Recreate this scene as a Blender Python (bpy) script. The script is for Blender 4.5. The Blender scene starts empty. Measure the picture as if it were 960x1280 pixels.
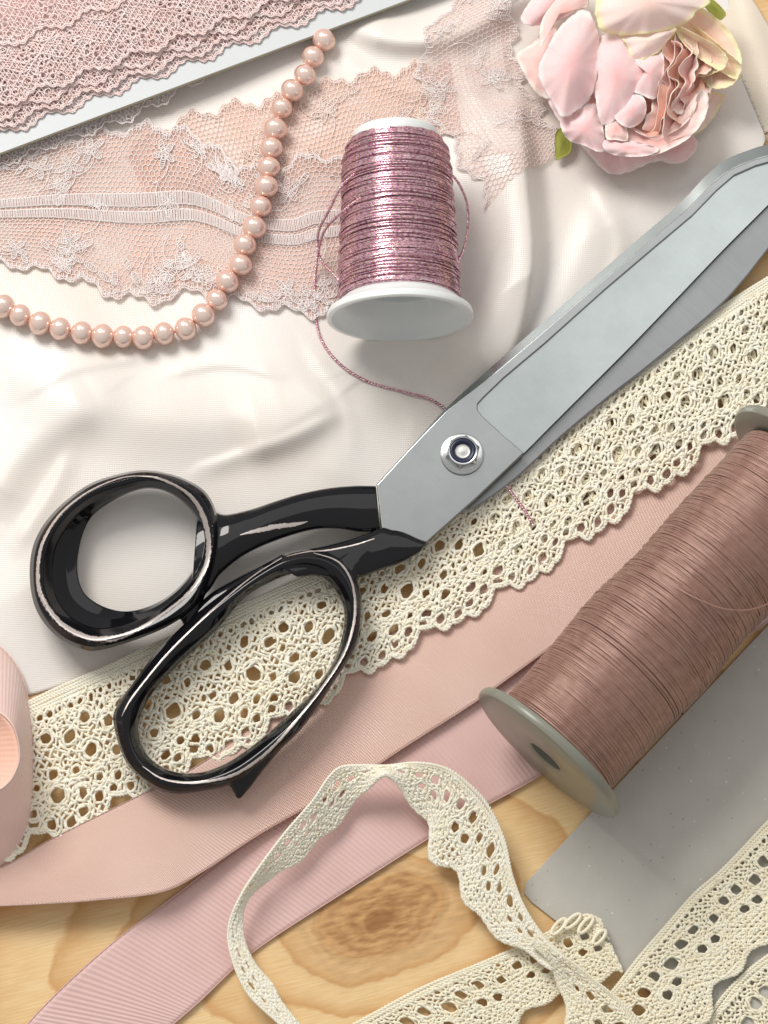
import bpy, bmesh, math, random
import numpy as np
from mathutils import Vector, Matrix
random.seed(7); rng = np.random.default_rng(7)
SC = bpy.context.scene; COL = SC.collection
SC.unit_settings.scale_length = 0.01            # one unit is one centimetre
PX = 0.023                                      # size of one photo pixel on the table, cm
# ------------------------------------------------------------------ camera
TH = math.radians(16.0); DIST = 75.0; FOC = DIST / PX
cd = bpy.data.cameras.new('camera'); cam = bpy.data.objects.new('camera', cd); COL.objects.link(cam)
cam.location = (0, -DIST*math.sin(TH), DIST*math.cos(TH)); cam.rotation_euler = (TH, 0, 0)
cd.sensor_fit = 'VERTICAL'; cd.sensor_height = 24; cd.lens = 24*FOC/1280; cd.clip_end = 500; cd.clip_start = 1
SC.camera = cam
# ------------------------------------------------------------------ light
w = bpy.data.worlds.new('World'); SC.world = w; w.use_nodes = True
w.node_tree.nodes['Background'].inputs[0].default_value = (1.0, 0.985, 0.965, 1)
w.node_tree.nodes['Background'].inputs[1].default_value = 0.45
def area(name, loc, target, size, sy, power, col):
    d = bpy.data.lights.new(name, 'AREA'); d.shape = 'RECTANGLE'; d.size = size; d.size_y = sy; d.energy = power; d.color = col
    o = bpy.data.objects.new(name, d); COL.objects.link(o); o.location = loc
    o.rotation_euler = (Vector(target)-Vector(loc)).to_track_quat('-Z', 'Y').to_euler(); return o
area('window_light', (-44, 60, 80), (2, -4, 0), 44, 44, 97000, (1.0, 0.965, 0.92))
area('soft_top_light', (10, 62, 110), (0, 0, 0), 95, 60, 19000, (1.0, 1.0, 0.98))
SC.view_settings.view_transform = 'Standard'; SC.view_settings.look = 'None'
SC.view_settings.exposure = -0.05; SC.view_settings.gamma = 1

# ------------------------------------------------------------------ helpers
ct, st = math.cos(TH), math.sin(TH)
def W(px, py, z=0.0):
    """table-space point at height z seen at photo pixel (px,py)"""
    px = np.asarray(px, float); py = np.asarray(py, float); z = np.asarray(z, float)
    x = (px-480)/FOC; y = (640-py)/FOC
    dx, dy, dz = x, y*ct+st, y*st-ct
    t = (z-DIST*ct)/dz
    return np.stack(np.broadcast_arrays(t*dx, -DIST*st+t*dy, z), -1)
def mesh(name, V, F, mat=None, parent=None, smooth=True, uv=None, attr=None):
    """F: list of lists, or an int array (n,4)/(n,3)"""
    me = bpy.data.meshes.new(name)
    V = np.asarray(V, np.float32).reshape(-1, 3)
    if isinstance(F, np.ndarray):
        k = F.shape[1]; n = len(F)
        me.vertices.add(len(V)); me.vertices.foreach_set('co', V.ravel())
        me.loops.add(n*k); me.loops.foreach_set('vertex_index', F.astype(np.int32).ravel())
        me.polygons.add(n); me.polygons.foreach_set('loop_start', np.arange(0, n*k, k, dtype=np.int32))
        me.update(calc_edges=True)
    else:
        me.from_pydata([tuple(map(float, p)) for p in V], [], [list(map(int, f)) for f in F]); me.update()
    if uv is not None:
        li = np.empty(len(me.loops), np.int32); me.loops.foreach_get('vertex_index', li)
        l = me.uv_layers.new(name='UVMap'); l.data.foreach_set('uv', np.asarray(uv, np.float32)[li].ravel())
    if attr is not None:
        for k_, a in attr.items():
            at = me.attributes.new(k_, 'FLOAT', 'POINT'); at.data.foreach_set('value', np.asarray(a, np.float32).ravel())
    if smooth: me.polygons.foreach_set('use_smooth', np.ones(len(me.polygons), bool))
    me.validate()
    o = bpy.data.objects.new(name, me); COL.objects.link(o)
    if mat: me.materials.append(mat)
    if parent: o.parent = parent
    return o
def tag(o, label, cat, group=None):
    o['label'] = label; o['category'] = cat
    if group: o['group'] = group
    return o
def thing(name, loc, label, cat, group=None):
    o = bpy.data.objects.new(name, None); COL.objects.link(o); o.empty_display_size = 1
    return tag(o, label, cat, group)
def cr(P, n=200, closed=False):
    """Catmull-Rom through P resampled evenly"""
    P = np.asarray(P, float)
    if closed: Q = np.vstack([P[-1], P, P[0], P[1]])
    else: Q = np.vstack([2*P[0]-P[1], P, 2*P[-1]-P[-2]])
    out = []; m = 24
    t = np.linspace(0, 1, m, endpoint=False)[:, None]
    for i in range(1, len(Q)-2):
        a, b, c, d = Q[i-1], Q[i], Q[i+1], Q[i+2]
        out.append(0.5*((2*b)+(-a+c)*t+(2*a-5*b+4*c-d)*t**2+(-a+3*b-3*c+d)*t**3))
    out = np.vstack(out+[Q[-2][None]])
    s = np.r_[0, np.cumsum(np.linalg.norm(np.diff(out, axis=0), axis=1))]
    q = np.linspace(0, s[-1], n, endpoint=not closed)
    return np.stack([np.interp(q, s, out[:, k]) for k in range(out.shape[1])], -1)
def tubes(polys, r, sides=5, normals=None, rs=None):
    """all polylines swept into tubes; returns V,F,uv"""
    ids = np.concatenate([np.full(len(p), i) for i, p in enumerate(polys)])
    P = np.concatenate(polys); n = len(P)
    same_n = np.r_[ids[1:] == ids[:-1], False]; same_p = np.r_[False, same_n[:-1]]
    nxt = np.where(same_n, np.arange(n)+1, np.arange(n)); prv = np.where(same_p, np.arange(n)-1, np.arange(n))
    T = P[nxt]-P[prv]; T /= np.linalg.norm(T, axis=1, keepdims=True)+1e-12
    N = np.concatenate(normals) if normals is not None else np.tile([0.0, 0.0, 1.0], (n, 1))
    bad = np.abs((T*N).sum(1)) > 0.98
    N = np.where(bad[:, None], np.array([1.0, 0, 0]), N)
    S = np.cross(T, N); S /= np.linalg.norm(S, axis=1, keepdims=True)+1e-12
    U = np.cross(S, T)
    a = np.arange(sides)*2*np.pi/sides+0.3
    rr = (np.concatenate(rs) if rs is not None else np.full(n, r))[:, None, None]
    V = P[:, None]+rr*(np.cos(a)[None, :, None]*S[:, None]+np.sin(a)[None, :, None]*U[:, None])
    seg = np.linalg.norm(P[nxt]-P, axis=1); s = np.cumsum(seg)-seg
    i0 = np.nonzero(same_n)[0][:, None]; k = np.arange(sides)[None]; k1 = (k+1) % sides
    F = np.stack([i0*sides+k, (i0+1)*sides+k, (i0+1)*sides+k1, i0*sides+k1], -1).reshape(-1, 4)
    uv = np.stack([np.repeat(s, sides), np.tile(a/(2*np.pi), n)], -1)
    return V.reshape(-1, 3), F, uv
def tube_obj(name, polys, r, mat, parent=None, sides=5, normals=None, rs=None, stuff=False):
    V, F, uv = tubes(polys, r, sides, normals, rs)
    o = mesh(name, V, F, mat, parent, uv=uv)
    if stuff: o['kind'] = 'stuff'
    return o
def grid_faces(nu, nv, closed_u=False, closed_v=False):
    iu = np.arange(nu if closed_u else nu-1); iv = np.arange(nv if closed_v else nv-1)
    A, B = np.meshgrid(iu, iv, indexing='ij'); A1 = (A+1) % nu; B1 = (B+1) % nv
    return np.stack([A*nv+B, A1*nv+B, A1*nv+B1, A*nv+B1], -1).reshape(-1, 4)
def lathe(name, prof, p0, axis, mat, parent, n=72, close=True):
    """prof: list (t along axis, r) ; axis unit vector"""
    ax = Vector(axis).normalized(); q = Vector((0, 0, 1)).cross(ax)
    if q.length < 1e-3: q = Vector((1, 0, 0))
    q.normalize(); r2 = ax.cross(q); ax, q, r2 = map(np.array, (ax, q, r2))
    a = np.linspace(0, 2*np.pi, n, endpoint=False)
    pr = np.array(prof, float)
    V = np.asarray(p0)[None, None]+pr[None, :, 0, None]*ax+pr[None, :, 1, None]*(np.cos(a)[:, None, None]*q+np.sin(a)[:, None, None]*r2)
    o = mesh(name, V.reshape(-1, 3), grid_faces(n, len(pr), closed_u=True), mat, parent)
    bm = bmesh.new(); bm.from_mesh(o.data); bmesh.ops.remove_doubles(bm, verts=bm.verts, dist=1e-5); bmesh.ops.recalc_face_normals(bm, faces=bm.faces); bm.to_mesh(o.data); bm.free(); o.data.set_sharp_from_angle(angle=math.radians(38)); return o
def solid(name, V, F, mat, parent, th, smooth=True, **k):
    o = mesh(name, V, F, mat, parent, smooth, **k)
    m = o.modifiers.new('thick', 'SOLIDIFY'); m.thickness = th; m.offset = 1
    return o
def fbm(x, y, seed=0, oct=3, f=1.0):
    """cheap smooth noise from sines"""
    r = np.random.default_rng(seed); o = 0*x
    for k in range(oct):
        for j in range(4):
            a = r.uniform(0, 2*np.pi); ph = r.uniform(0, 6.28); g = f*(2**k)*r.uniform(.7, 1.3)
            o = o+np.sin(g*(x*np.cos(a)+y*np.sin(a))+ph)/(2**k)/3
    return o

# ------------------------------------------------------------------ materials
class NT:
    def __init__(s, name):
        s.m = bpy.data.materials.new(name); s.m.use_nodes = True; s.t = s.m.node_tree
        s.b = s.t.nodes['Principled BSDF']; s.out = s.t.nodes['Material Output']
    def n(s, kind, ins=None, **pr):
        x = s.t.nodes.new('ShaderNode'+kind)
        for k, v in pr.items(): setattr(x, k, v)
        for k, v in (ins or {}).items():
            if isinstance(v, bpy.types.NodeSocket): s.t.links.new(v, x.inputs[k])
            else: x.inputs[k].default_value = v
        return x
    def set(s, **k):
        for a, v in k.items():
            a = a.replace('_', ' ')
            i = s.b.inputs[a]
            if isinstance(v, bpy.types.NodeSocket): s.t.links.new(v, i)
            else: i.default_value = v
        return s
    def ramp(s, fac, stops):
        r = s.t.nodes.new('ShaderNodeValToRGB'); s.t.links.new(fac, r.inputs[0]); e = r.color_ramp.elements
        for i, (p, c) in enumerate(stops):
            if i > 1: e.new(p)
            e[i].position = p; e[i].color = (*c, 1) if len(c) == 3 else c
        return r.outputs[0]
    def math(s, op, a, b=0.0, c=0.0):
        x = s.t.nodes.new('ShaderNodeMath'); x.operation = op
        for i, v in enumerate((a, b, c)):
            if isinstance(v, bpy.types.NodeSocket): s.t.links.new(v, x.inputs[i])
            else: x.inputs[i].default_value = v
        return x.outputs[0]
    def bump(s, h, strength=0.5, dist=0.01):
        x = s.n('Bump', {'Height': h, 'Strength': strength, 'Distance': dist}); s.t.links.new(x.outputs[0], s.b.inputs['Normal']); return x
    def obj(s): return s.n('TexCoord').outputs['Object']
    def uv(s): return s.n('TexCoord').outputs['UV']
    def noise(s, scale, detail=4, vec=None, rough=.5, **k):
        d = {'Scale': scale, 'Detail': detail, 'Roughness': rough}
        d['Vector'] = vec if vec is not None else s.obj()
        return s.n('TexNoise', d).outputs['Fac']
    def wave(s, scale, vec=None, dist=0, dirn='X', detail=0, dscale=1):
        return s.n('TexWave', {'Scale': scale, 'Distortion': dist, 'Detail': detail, 'Detail Scale': dscale, 'Vector': vec if vec is not None else s.obj()}, bands_direction=dirn).outputs['Fac']
def C(*c): return (*c, 1)
def rot(s, ang, vec=None, scale=(1, 1, 1)):
    return s.n('Mapping', {'Vector': vec if vec is not None else s.obj(), 'Rotation': (0, 0, ang), 'Scale': scale}).outputs[0]

def m_yarn(name, c1, c2, rough=.8, freq=30, bs=.6, sheen=.3):
    s = NT(name); uv = s.uv(); sep = s.n('SeparateXYZ', {0: uv})
    ph = s.math('ADD', s.math('MULTIPLY', sep.outputs[0], freq), s.math('MULTIPLY', sep.outputs[1], 2.0))
    tw = s.math('SINE', s.math('MULTIPLY', ph, 2*math.pi))
    nz = s.noise(3.0, 3); fine = s.noise(60, 2)
    col = s.ramp(nz, [(.3, c1), (.7, c2)])
    s.set(Base_Color=col, Roughness=rough, Sheen_Weight=sheen, Sheen_Roughness=.4, Specular_IOR_Level=.3, Subsurface_Weight=.12, Subsurface_Radius=(.05, .04, .03), Subsurface_Scale=1.0)
    s.bump(s.math('ADD', tw, s.math('MULTIPLY', fine, 1.2)), bs, .008)
    return s.m
M_CREAM = m_yarn('cream_cotton', (.97, .90, .715), (.985, .95, .82), freq=14, bs=.35)
M_CREAM2 = m_yarn('ecru_cotton', (.96, .875, .66), (.98, .93, .76), freq=14, bs=.35)
M_PINKLACE = m_yarn('dusty_pink_lace_thread', (.97, .72, .68), (.99, .84, .81), freq=25, rough=.6, sheen=.1, bs=.05)
M_PALELACE = m_yarn('pale_pink_net_thread', (.99, .85, .81), (.99, .93, .91), freq=25, rough=.55, sheen=.1, bs=.05)
M_PEACHLACE = m_yarn('peach_net_thread', (.99, .78, .69), (.99, .85, .78), freq=25, rough=.55, sheen=.1, bs=.05)

def m_cloth(name, base, warm, rough=.29):
    s = NT(name); v = rot(s, math.radians(3))
    wv = s.wave(4.6, v, dirn='X'); wv2 = s.wave(5.2, v, dirn='Y')
    nz = s.noise(.25, 2)
    col = s.ramp(nz, [(.3, base), (.7, warm)])
    s.set(Base_Color=col, Roughness=rough, Specular_IOR_Level=.45, Sheen_Weight=.25, Sheen_Roughness=.3, Anisotropic=.5)
    h = s.math('ADD', s.math('ADD', s.math('MULTIPLY', wv, .5), wv2), s.math('MULTIPLY', s.noise(30, 2), .6))
    s.bump(h, .5, .006)
    return s.m
M_CLOTH = m_cloth('cream_satin', (.85, .82, .79), (.81, .74, .67))
M_CLOTH2 = m_cloth('ivory_satin', (.82, .73, .61), (.80, .70, .57))

def m_sheer(name, col, alpha):
    s = NT(name)
    dots = s.n('TexVoronoi', {'Vector': s.obj(), 'Scale': 9.0}).outputs['Distance']
    a = s.n('MapRange', {'Value': dots, 'From Min': .1, 'From Max': .6, 'To Min': alpha*.6, 'To Max': alpha*1.3}).outputs[0]
    a = s.math('MULTIPLY', a, s.n('MapRange', {'Value': s.noise(.9, 3), 'From Min': .3, 'From Max': .65, 'To Min': .45, 'To Max': 1.3}).outputs[0])
    s.set(Base_Color=C(*col), Roughness=.6, Alpha=a)
    return s.m
M_TULLE = m_sheer('pink_tulle', (.90, .60, .50), .42)
M_TULLE2 = m_sheer('peach_tulle', (.92, .61, .50), .40)
M_TULLE3 = m_sheer('blush_tulle', (.93, .67, .61), .26)

def m_satinribbon():
    s = NT('peach_satin'); uv = s.uv()
    v = rot(s, math.radians(38), uv); wv = s.wave(4.6, v)
    v2 = rot(s, math.radians(-52), uv); wv2 = s.wave(5.2, v2)
    nz = s.noise(.5, 2)
    col = s.ramp(nz, [(.3, (.74, .485, .40)), (.7, (.79, .54, .455))])
    s.set(Base_Color=col, Roughness=.25, Specular_IOR_Level=.75, Anisotropic=.6, Sheen_Weight=.15)
    s.bump(s.math('ADD', wv, s.math('MULTIPLY', wv2, 1.3)), .7, .009)
    return s.m
M_SATIN = m_satinribbon()
def m_gros(name, c1, c2):
    s = NT(name); uv = s.uv()
    wv = s.wave(5, uv, dirn='Y')
    col = s.ramp(s.noise(.7, 2), [(.3, c1), (.7, c2)])
    s.set(Base_Color=col, Roughness=.5, Specular_IOR_Level=.4, Sheen_Weight=.2)
    s.bump(s.math('ADD', wv, s.noise(40, 2)), .2, .006)
    return s.m
M_GROS = m_gros('pink_grosgrain', (.71, .475, .44), (.76, .52, .49))
M_GROS2 = m_gros('salmon_grosgrain', (.87, .61, .54), (.90, .67, .61))

def m_wood():
    s = NT('pine_wood'); o = s.obj()
    k = W(475, 1145, 0)
    mp = s.n('Mapping', {'Vector': o, 'Location': (0, 0, 0), 'Rotation': (0, 0, 0)}, vector_type='POINT')
    sub = s.n('VectorMath', {0: o, 1: (float(k[0]), float(k[1]), 0)}, operation='SUBTRACT').outputs[0]
    sub = s.n('Mapping', {'Vector': sub, 'Rotation': (0, 0, math.radians(-14))}).outputs[0]
    nz = s.n('TexNoise', {'Vector': sub, 'Scale': .35, 'Detail': 3.0}).outputs['Color']
    ofs = s.n('VectorMath', {0: s.n('VectorMath', {0: nz, 1: (.5, .5, .5)}, operation='SUBTRACT').outputs[0], 'Scale': 1.5}, operation='SCALE').outputs[0]
    p = s.n('VectorMath', {0: sub, 1: ofs}, operation='ADD').outputs[0]
    sp = s.n('SeparateXYZ', {0: p})
    x2 = s.math('MULTIPLY', s.math('MULTIPLY', sp.outputs[0], sp.outputs[0]), .36)
    y2 = s.math('MULTIPLY', sp.outputs[1], sp.outputs[1])
    r = s.math('SQRT', s.math('ADD', x2, y2))
    # growth rings widen away from the knot
    ph = s.math('ADD', s.math('MULTIPLY', s.math('POWER', r, .62), 17.0), s.math('MULTIPLY', s.n('TexNoise', {'Vector': sub, 'Scale': 1.3, 'Detail': 3.0}).outputs['Fac'], 2.2))
    ring = s.math('FRACT', s.math('DIVIDE', ph, 6.2832))
    ring = s.math('MULTIPLY', s.math('POWER', ring, 2.6), s.math('MINIMUM', s.math('MULTIPLY', s.math('SUBTRACT', 1.0, ring), 12.0), 1.0))
    fib = s.n('TexNoise', {'Vector': s.n('Mapping', {'Vector': sub, 'Scale': (1.2, 22, 1)}).outputs[0], 'Scale': 1.0, 'Detail': 4.0}).outputs['Fac']
    base = s.ramp(fib, [(.3, (.80, .54, .25)), (.7, (.91, .68, .38))])
    lines = s.n('MixRGB', {0: s.math('MULTIPLY', ring, .85), 1: base, 2: C(.58, .28, .08)}).outputs[0]
    kn = s.n('MapRange', {'Value': s.math('ADD', r, s.math('MULTIPLY', s.noise(1.6, 4), .5)), 'From Min': .95, 'From Max': 2.2, 'To Min': .95, 'To Max': 0.0}).outputs[0]
    kr = s.math('SINE', s.math('MULTIPLY', s.math('ADD', r, s.math('MULTIPLY', s.noise(1.2, 3), .6)), 21.0))
    kcol = s.ramp(s.math('ADD', s.math('MULTIPLY', kr, .09), s.n('TexNoise', {'Vector': s.n('Mapping', {'Vector': sub, 'Scale': (1.1, 5, 1)}).outputs[0], 'Scale': 1.6, 'Detail': 3.0}).outputs['Fac']), [(.3, (.36, .16, .05)), (.7, (.66, .38, .16))])
    c2 = s.n('MixRGB', {0: kn, 1: lines, 2: kcol}).outputs[0]
    core = s.n('MapRange', {'Value': s.math('ADD', r, s.math('MULTIPLY', s.noise(6, 4), .35)), 'From Min': .3, 'From Max': .62, 'To Min': .75, 'To Max': 0.0}).outputs[0]
    c3 = s.n('MixRGB', {0: core, 1: c2, 2: C(.28, .115, .03)}).outputs[0]
    s.set(Base_Color=c3, Roughness=s.math('MULTIPLY_ADD', fib, .2, .32), Specular_IOR_Level=.4)
    s.bump(s.math('ADD', s.math('MULTIPLY', ring, .5), fib), .25, .01)
    return s.m
M_WOOD = m_wood()
def m_card(name, c1, c2, sp=.5):
    s = NT(name)
    col = s.ramp(s.noise(1.1, 6, rough=.6), [(.3, c1), (.7, c2)])
    spk = s.n('TexVoronoi', {'Vector': s.obj(), 'Scale': 3.2, 'Randomness': 1.0}).outputs['Distance']
    dk = s.n('MapRange', {'Value': spk, 'From Min': .05, 'From Max': .10, 'To Min': sp, 'To Max': 0.0}).outputs[0]
    c = s.n('MixRGB', {0: dk, 1: col, 2: C(.08, .07, .06)}).outputs[0]
    fb = s.noise(14, 5)
    wsp = s.n('TexVoronoi', {'Vector': s.obj(), 'Scale': 2.1}).outputs['Distance']
    c = s.n('MixRGB', {0: s.n('MapRange', {'Value': wsp, 'From Min': .04, 'From Max': .09, 'To Min': .8, 'To Max': 0.0}).outputs[0], 1: c, 2: C(.8, .8, .75)}).outputs[0]
    c = s.n('MixRGB', {0: s.math('MULTIPLY', fb, .35), 1: c, 2: C(.55, .55, .50)}).outputs[0]
    s.set(Base_Color=c, Roughness=.75, Specular_IOR_Level=.3); s.bump(s.math('ADD', fb, s.noise(3, 3)), .4, .01)
    return s.m
M_CARD = m_card('grey_cardboard', (.53, .51, .46), (.58, .56, .51))
def plain(name, col, rough=.5, **k):
    s = NT(name); fine = s.noise(12, 4)
    c = s.n('MixRGB', {0: s.math('MULTIPLY', fine, .25), 1: C(*col), 2: C(*[x*.82 for x in col])}).outputs[0]
    s.set(Base_Color=c, Roughness=rough, **k); s.bump(s.noise(18, 3), .08, .01); return s.m
M_WHITECARD = plain('white_coated_card', (.64, .67, .68), .45)
M_PLASTIC = plain('white_plastic', (.86, .91, .90), .3, Subsurface_Weight=.35, Subsurface_Radius=(.4, .4, .4), Subsurface_Scale=1.0)
M_GREYPL = plain('grey_green_plastic', (.25, .25, .205), .3)
M_DARK = plain('dark_hole', (.03, .03, .03), .7)
M_BLACK = plain('black_enamel', (.006, .006, .008), .10, Specular_IOR_Level=.05, Coat_Weight=.7, Coat_Roughness=.04, Coat_IOR=1.5)
def m_steel(name, col, rough, ang, stren):
    s = NT(name); v = rot(s, ang, scale=(1, 1, 1)); v = s.n('Mapping', {'Vector': v, 'Scale': (14, .4, 1)}).outputs[0]
    nz = s.n('TexNoise', {'Vector': v, 'Scale': 1.0, 'Detail': 3.0}).outputs['Fac']
    sm = s.noise(.5, 1)
    c = s.n('MixRGB', {0: s.math('MULTIPLY', nz, .3*stren), 1: C(*col), 2: C(*[x*.7 for x in col])}).outputs[0]
    c = s.n('MixRGB', {0: s.n('MapRange', {'Value': s.noise(.45, 5, rough=.65), 'From Min': .35, 'From Max': .7, 'To Min': 0.0, 'To Max': .55}).outputs[0], 1: c, 2: C(*[x*.74 for x in col])}).outputs[0]
    s.set(Base_Color=c, Metallic=1.0, Roughness=s.math('ADD', s.math('MULTIPLY', sm, .08), rough-.03))
    
    if stren > 1: s.bump(nz, .06, .004)
    return s.m
M_STEEL = m_steel('polished_steel', (.53, .575, .57), .24, -0.75, .5)
M_STEEL2 = m_steel('brushed_steel', (.36, .37, .375), .34, math.radians(-45), 1.9)
M_STEEL3 = m_steel('satin_steel', (.385, .40, .405), .27, -0.75, .8)
M_CHROME = m_steel('nut_steel', (.72, .73, .73), .16, 0, .2)
M_NAVY = plain('navy_nylon', (.01, .015, .05), .35)
def m_pearl():
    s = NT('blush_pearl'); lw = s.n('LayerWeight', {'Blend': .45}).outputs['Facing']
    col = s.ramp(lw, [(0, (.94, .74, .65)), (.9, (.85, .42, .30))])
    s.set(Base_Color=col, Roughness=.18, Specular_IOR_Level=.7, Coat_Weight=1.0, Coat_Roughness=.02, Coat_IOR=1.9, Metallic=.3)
    return s.m
M_PEARL = m_pearl()
M_CORD = plain('bead_cord', (.82, .5, .4), .7)
def m_brown():
    s = NT('brown_rayon_thread'); nz = s.noise(4, 3)
    col = s.ramp(nz, [(.3, (.335, .185, .145)), (.7, (.41, .24, .19))])
    s.set(Base_Color=col, Roughness=.27, Specular_IOR_Level=.8, Metallic=.25)
    sep = s.n('SeparateXYZ', {0: s.uv()})
    ph = s.math('ADD', s.math('MULTIPLY', sep.outputs[0], 16.0), s.math('MULTIPLY', sep.outputs[1], 1.0))
    s.bump(s.math('SINE', s.math('MULTIPLY', ph, 6.283)), .35, .006)
    return s.m
M_BROWN = m_brown()
def m_metalth(name, a, b, c, metallic=.75, scale=9.0):
    s = NT(name); sep = s.n('SeparateXYZ', {0: s.uv()})
    nz = s.n('TexNoise', {'Vector': s.uv(), 'Scale': scale, 'Detail': 2.0}).outputs['Fac']
    col = s.ramp(nz, [(.36, a), (.5, b), (.6, c)])
    s.set(Base_Color=col, Roughness=.22, Metallic=metallic); return s.m
M_PMET = m_metalth('pink_metallic_ply', (.40, .12, .25), (.84, .46, .64), (1.0, .82, .95))
M_GMET = m_metalth('gold_metallic_ply', (.26, .07, .12), (.76, .42, .48), (1.0, .88, .56))
def m_petal(name, inner, mid, edge, ew=.9):
    s = NT(name); a = s.n('Attribute', attribute_name='rad').outputs['Fac']
    an = s.math('ADD', a, s.math('MULTIPLY', s.math('SUBTRACT', s.noise(1.6, 3), .5), .22))
    col = s.ramp(an, [(0.0, inner), (.55, mid), (ew, mid), (min(1, ew+.12), edge)])
    fine = s.wave(4.5, s.obj(), dist=.6, dirn='DIAGONAL')
    s.set(Base_Color=col, Roughness=.65, Sheen_Weight=.3, Subsurface_Weight=.45, Subsurface_Radius=(.3, .14, .10), Specular_IOR_Level=.25)
    s.bump(s.math('ADD', s.math('MULTIPLY', fine, .35), s.noise(14, 3)), .35, .008); return s.m
MP_PALE = m_petal('pale_pink_petal', (.86, .50, .50), (.93, .67, .67), (.95, .81, .80), .85)
MP_CREAM = m_petal('cream_edged_petal', (.90, .66, .58), (.92, .75, .70), (.90, .82, .50), .84)
MP_DEEP = m_petal('deep_pink_petal', (.85, .47, .42), (.91, .64, .60), (.95, .80, .74), .8)
MP_CORE = m_petal('coral_core_petal', (.90, .45, .33), (.95, .60, .48), (.96, .76, .66), .8)
MP_PEACH = m_petal('peach_cream_petal', (.85, .47, .32), (.91, .68, .55), (.92, .83, .55), .75)
MP_LEAF = m_petal('green_leaf', (.22, .25, .03), (.33, .35, .06), (.40, .38, .10), .9)

# ------------------------------------------------------------------ the table
def P2(px, py, z): return W(px, py, z)
c4 = W(np.array([-900, 1900, 1900, -900]), np.array([2100, 2100, -900, -900]), 0)
tab = mesh('table_top', c4, [[0, 1, 2, 3]], M_WOOD, smooth=False); tab['kind'] = 'structure'

# ------------------------------------------------------------------ cream cloth
def seg_ridge(px, py, pts, wl, wr, h):
    """ridge along a polyline; wl/wr widths (px) on its left/right side"""
    pts = cr(pts, 16); best = np.full(px.shape, 1e9); side = np.zeros(px.shape)
    tt = np.zeros(px.shape)
    for i in range(len(pts)-1):
        a, b = pts[i], pts[i+1]; d = b-a; L2 = d@d
        t = np.clip(((px-a[0])*d[0]+(py-a[1])*d[1])/L2, 0, 1)
        qx, qy = px-a[0]-t*d[0], py-a[1]-t*d[1]; q = np.hypot(qx, qy)
        m = q < best; best = np.where(m, q, best); side = np.where(m, d[0]*qy-d[1]*qx, side); tt = np.where(m, (i+t)/len(pts), tt)
    wd = np.where(side > 0, wl, wr)
    fade = np.clip(np.minimum(tt, 1-tt)*5+.15, 0, 1)
    return h*np.exp(-(best/wd)**2)*fade
def clothz_full(px, py):
    px = np.asarray(px, float); py = np.asarray(py, float); sh = np.broadcast(px, py).shape
    px = np.broadcast_to(px, sh).astype(float); py = np.broadcast_to(py, sh).astype(float)
    z = .20+.11*fbm(px/100, py/100, 3, 2, 1.1)+.03*fbm(px/40, py/40, 13, 1, 1.1)
    z = z+seg_ridge(px, py, [(640, 120), (655, 230), (662, 330), (640, 430), (600, 500)], 60, 15, 1.0)
    z = z+seg_ridge(px, py, [(760, 230), (730, 330), (690, 410), (640, 470)], 25, 45, .20)
    z = z+seg_ridge(px, py, [(430, 30), (500, 50), (580, 40), (660, -10)], 16, 30, .5)
    z = z+seg_ridge(px, py, [(0, 450), (120, 500), (260, 520), (390, 480)], 45, 60, .3)
    z = z+seg_ridge(px, py, [(300, 560), (370, 540), (420, 500)], 25, 45, .3)
    z = z+seg_ridge(px, py, [(-20, 640), (30, 560), (120, 500)], 30, 40, .28)
    z = z+seg_ridge(px, py, [(500, 470), (450, 530), (420, 610)], 30, 40, .2)
    z = z+seg_ridge(px, py, [(0, 130), (180, 190), (330, 220), (480, 150)], 40, 60, .15)
    for pts_, wa, wb, hh_ in (([(430, 515), (340, 556), (250, 585)], 7, 14, .09), ([(560, 60), (600, 130), (610, 170)], 7, 12, .08), ([(740, 220), (775, 300), (760, 350)], 8, 16, .09), ([(20, 500), (90, 462), (180, 446)], 7, 14, .09),
                            ([(470, 450), (515, 520), (505, 585)], 8, 14, .09), ([(200, 470), (280, 455), (350, 470)], 6, 14, .07), ([(420, 60), (470, 105), (540, 120)], 7, 14, .08), ([(90, 560), (60, 620), (20, 680)], 8, 14, .08), ([(380, 430), (430, 500), (440, 570)], 6, 12, .06)):
        z = z+seg_ridge(px, py, pts_, wa, wb, hh_)
    z = z+.012*fbm(px/16, py/16, 33, 1, 1.0)
    edge = np.clip((820-.62*px-py+60)/140+.1, 0, 1)
    return .05+(z-.05)*edge
GX = np.arange(-260, 1300, 3.0); GY = np.arange(-260, 1120, 3.0)
ZG = clothz_full(*np.meshgrid(GX, GY, indexing='ij'))
def clothz(px, py):
    px, py = np.broadcast_arrays(np.asarray(px, float), np.asarray(py, float))
    u = np.clip((px-GX[0])/3, 0, len(GX)-1.001); v = np.clip((py-GY[0])/3, 0, len(GY)-1.001); i = u.astype(int); j = v.astype(int); u = u-i; v = v-j
    return ZG[i, j]*(1-u)*(1-v)+ZG[i+1, j]*u*(1-v)+ZG[i, j+1]*(1-u)*v+ZG[i+1, j+1]*u*v
bx = np.array([-160, 0, 40, 250, 420, 560, 700, 870, 957]); by = np.array([930, 874, 866, 800, 735, 650, 540, 350, 178])
us = np.linspace(-160, 957, 280); vs = np.linspace(0, 1, 230)
U, Vv = np.meshgrid(us, vs, indexing='ij')
top = np.interp(U, [-160, 890, 925, 957], [-130, -130, 95, 172])
bot = np.interp(U, bx, by)+3*np.sin(U/40)
PYg = top+(bot-top)*Vv
Vc = W(U, PYg, clothz(U, PYg)).reshape(-1, 3)
cl = mesh('satin_cloth', Vc, grid_faces(280, 230), M_CLOTH)
mo = cl.modifiers.new('thick', 'SOLIDIFY'); mo.thickness = .03; mo.offset = 1
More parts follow.
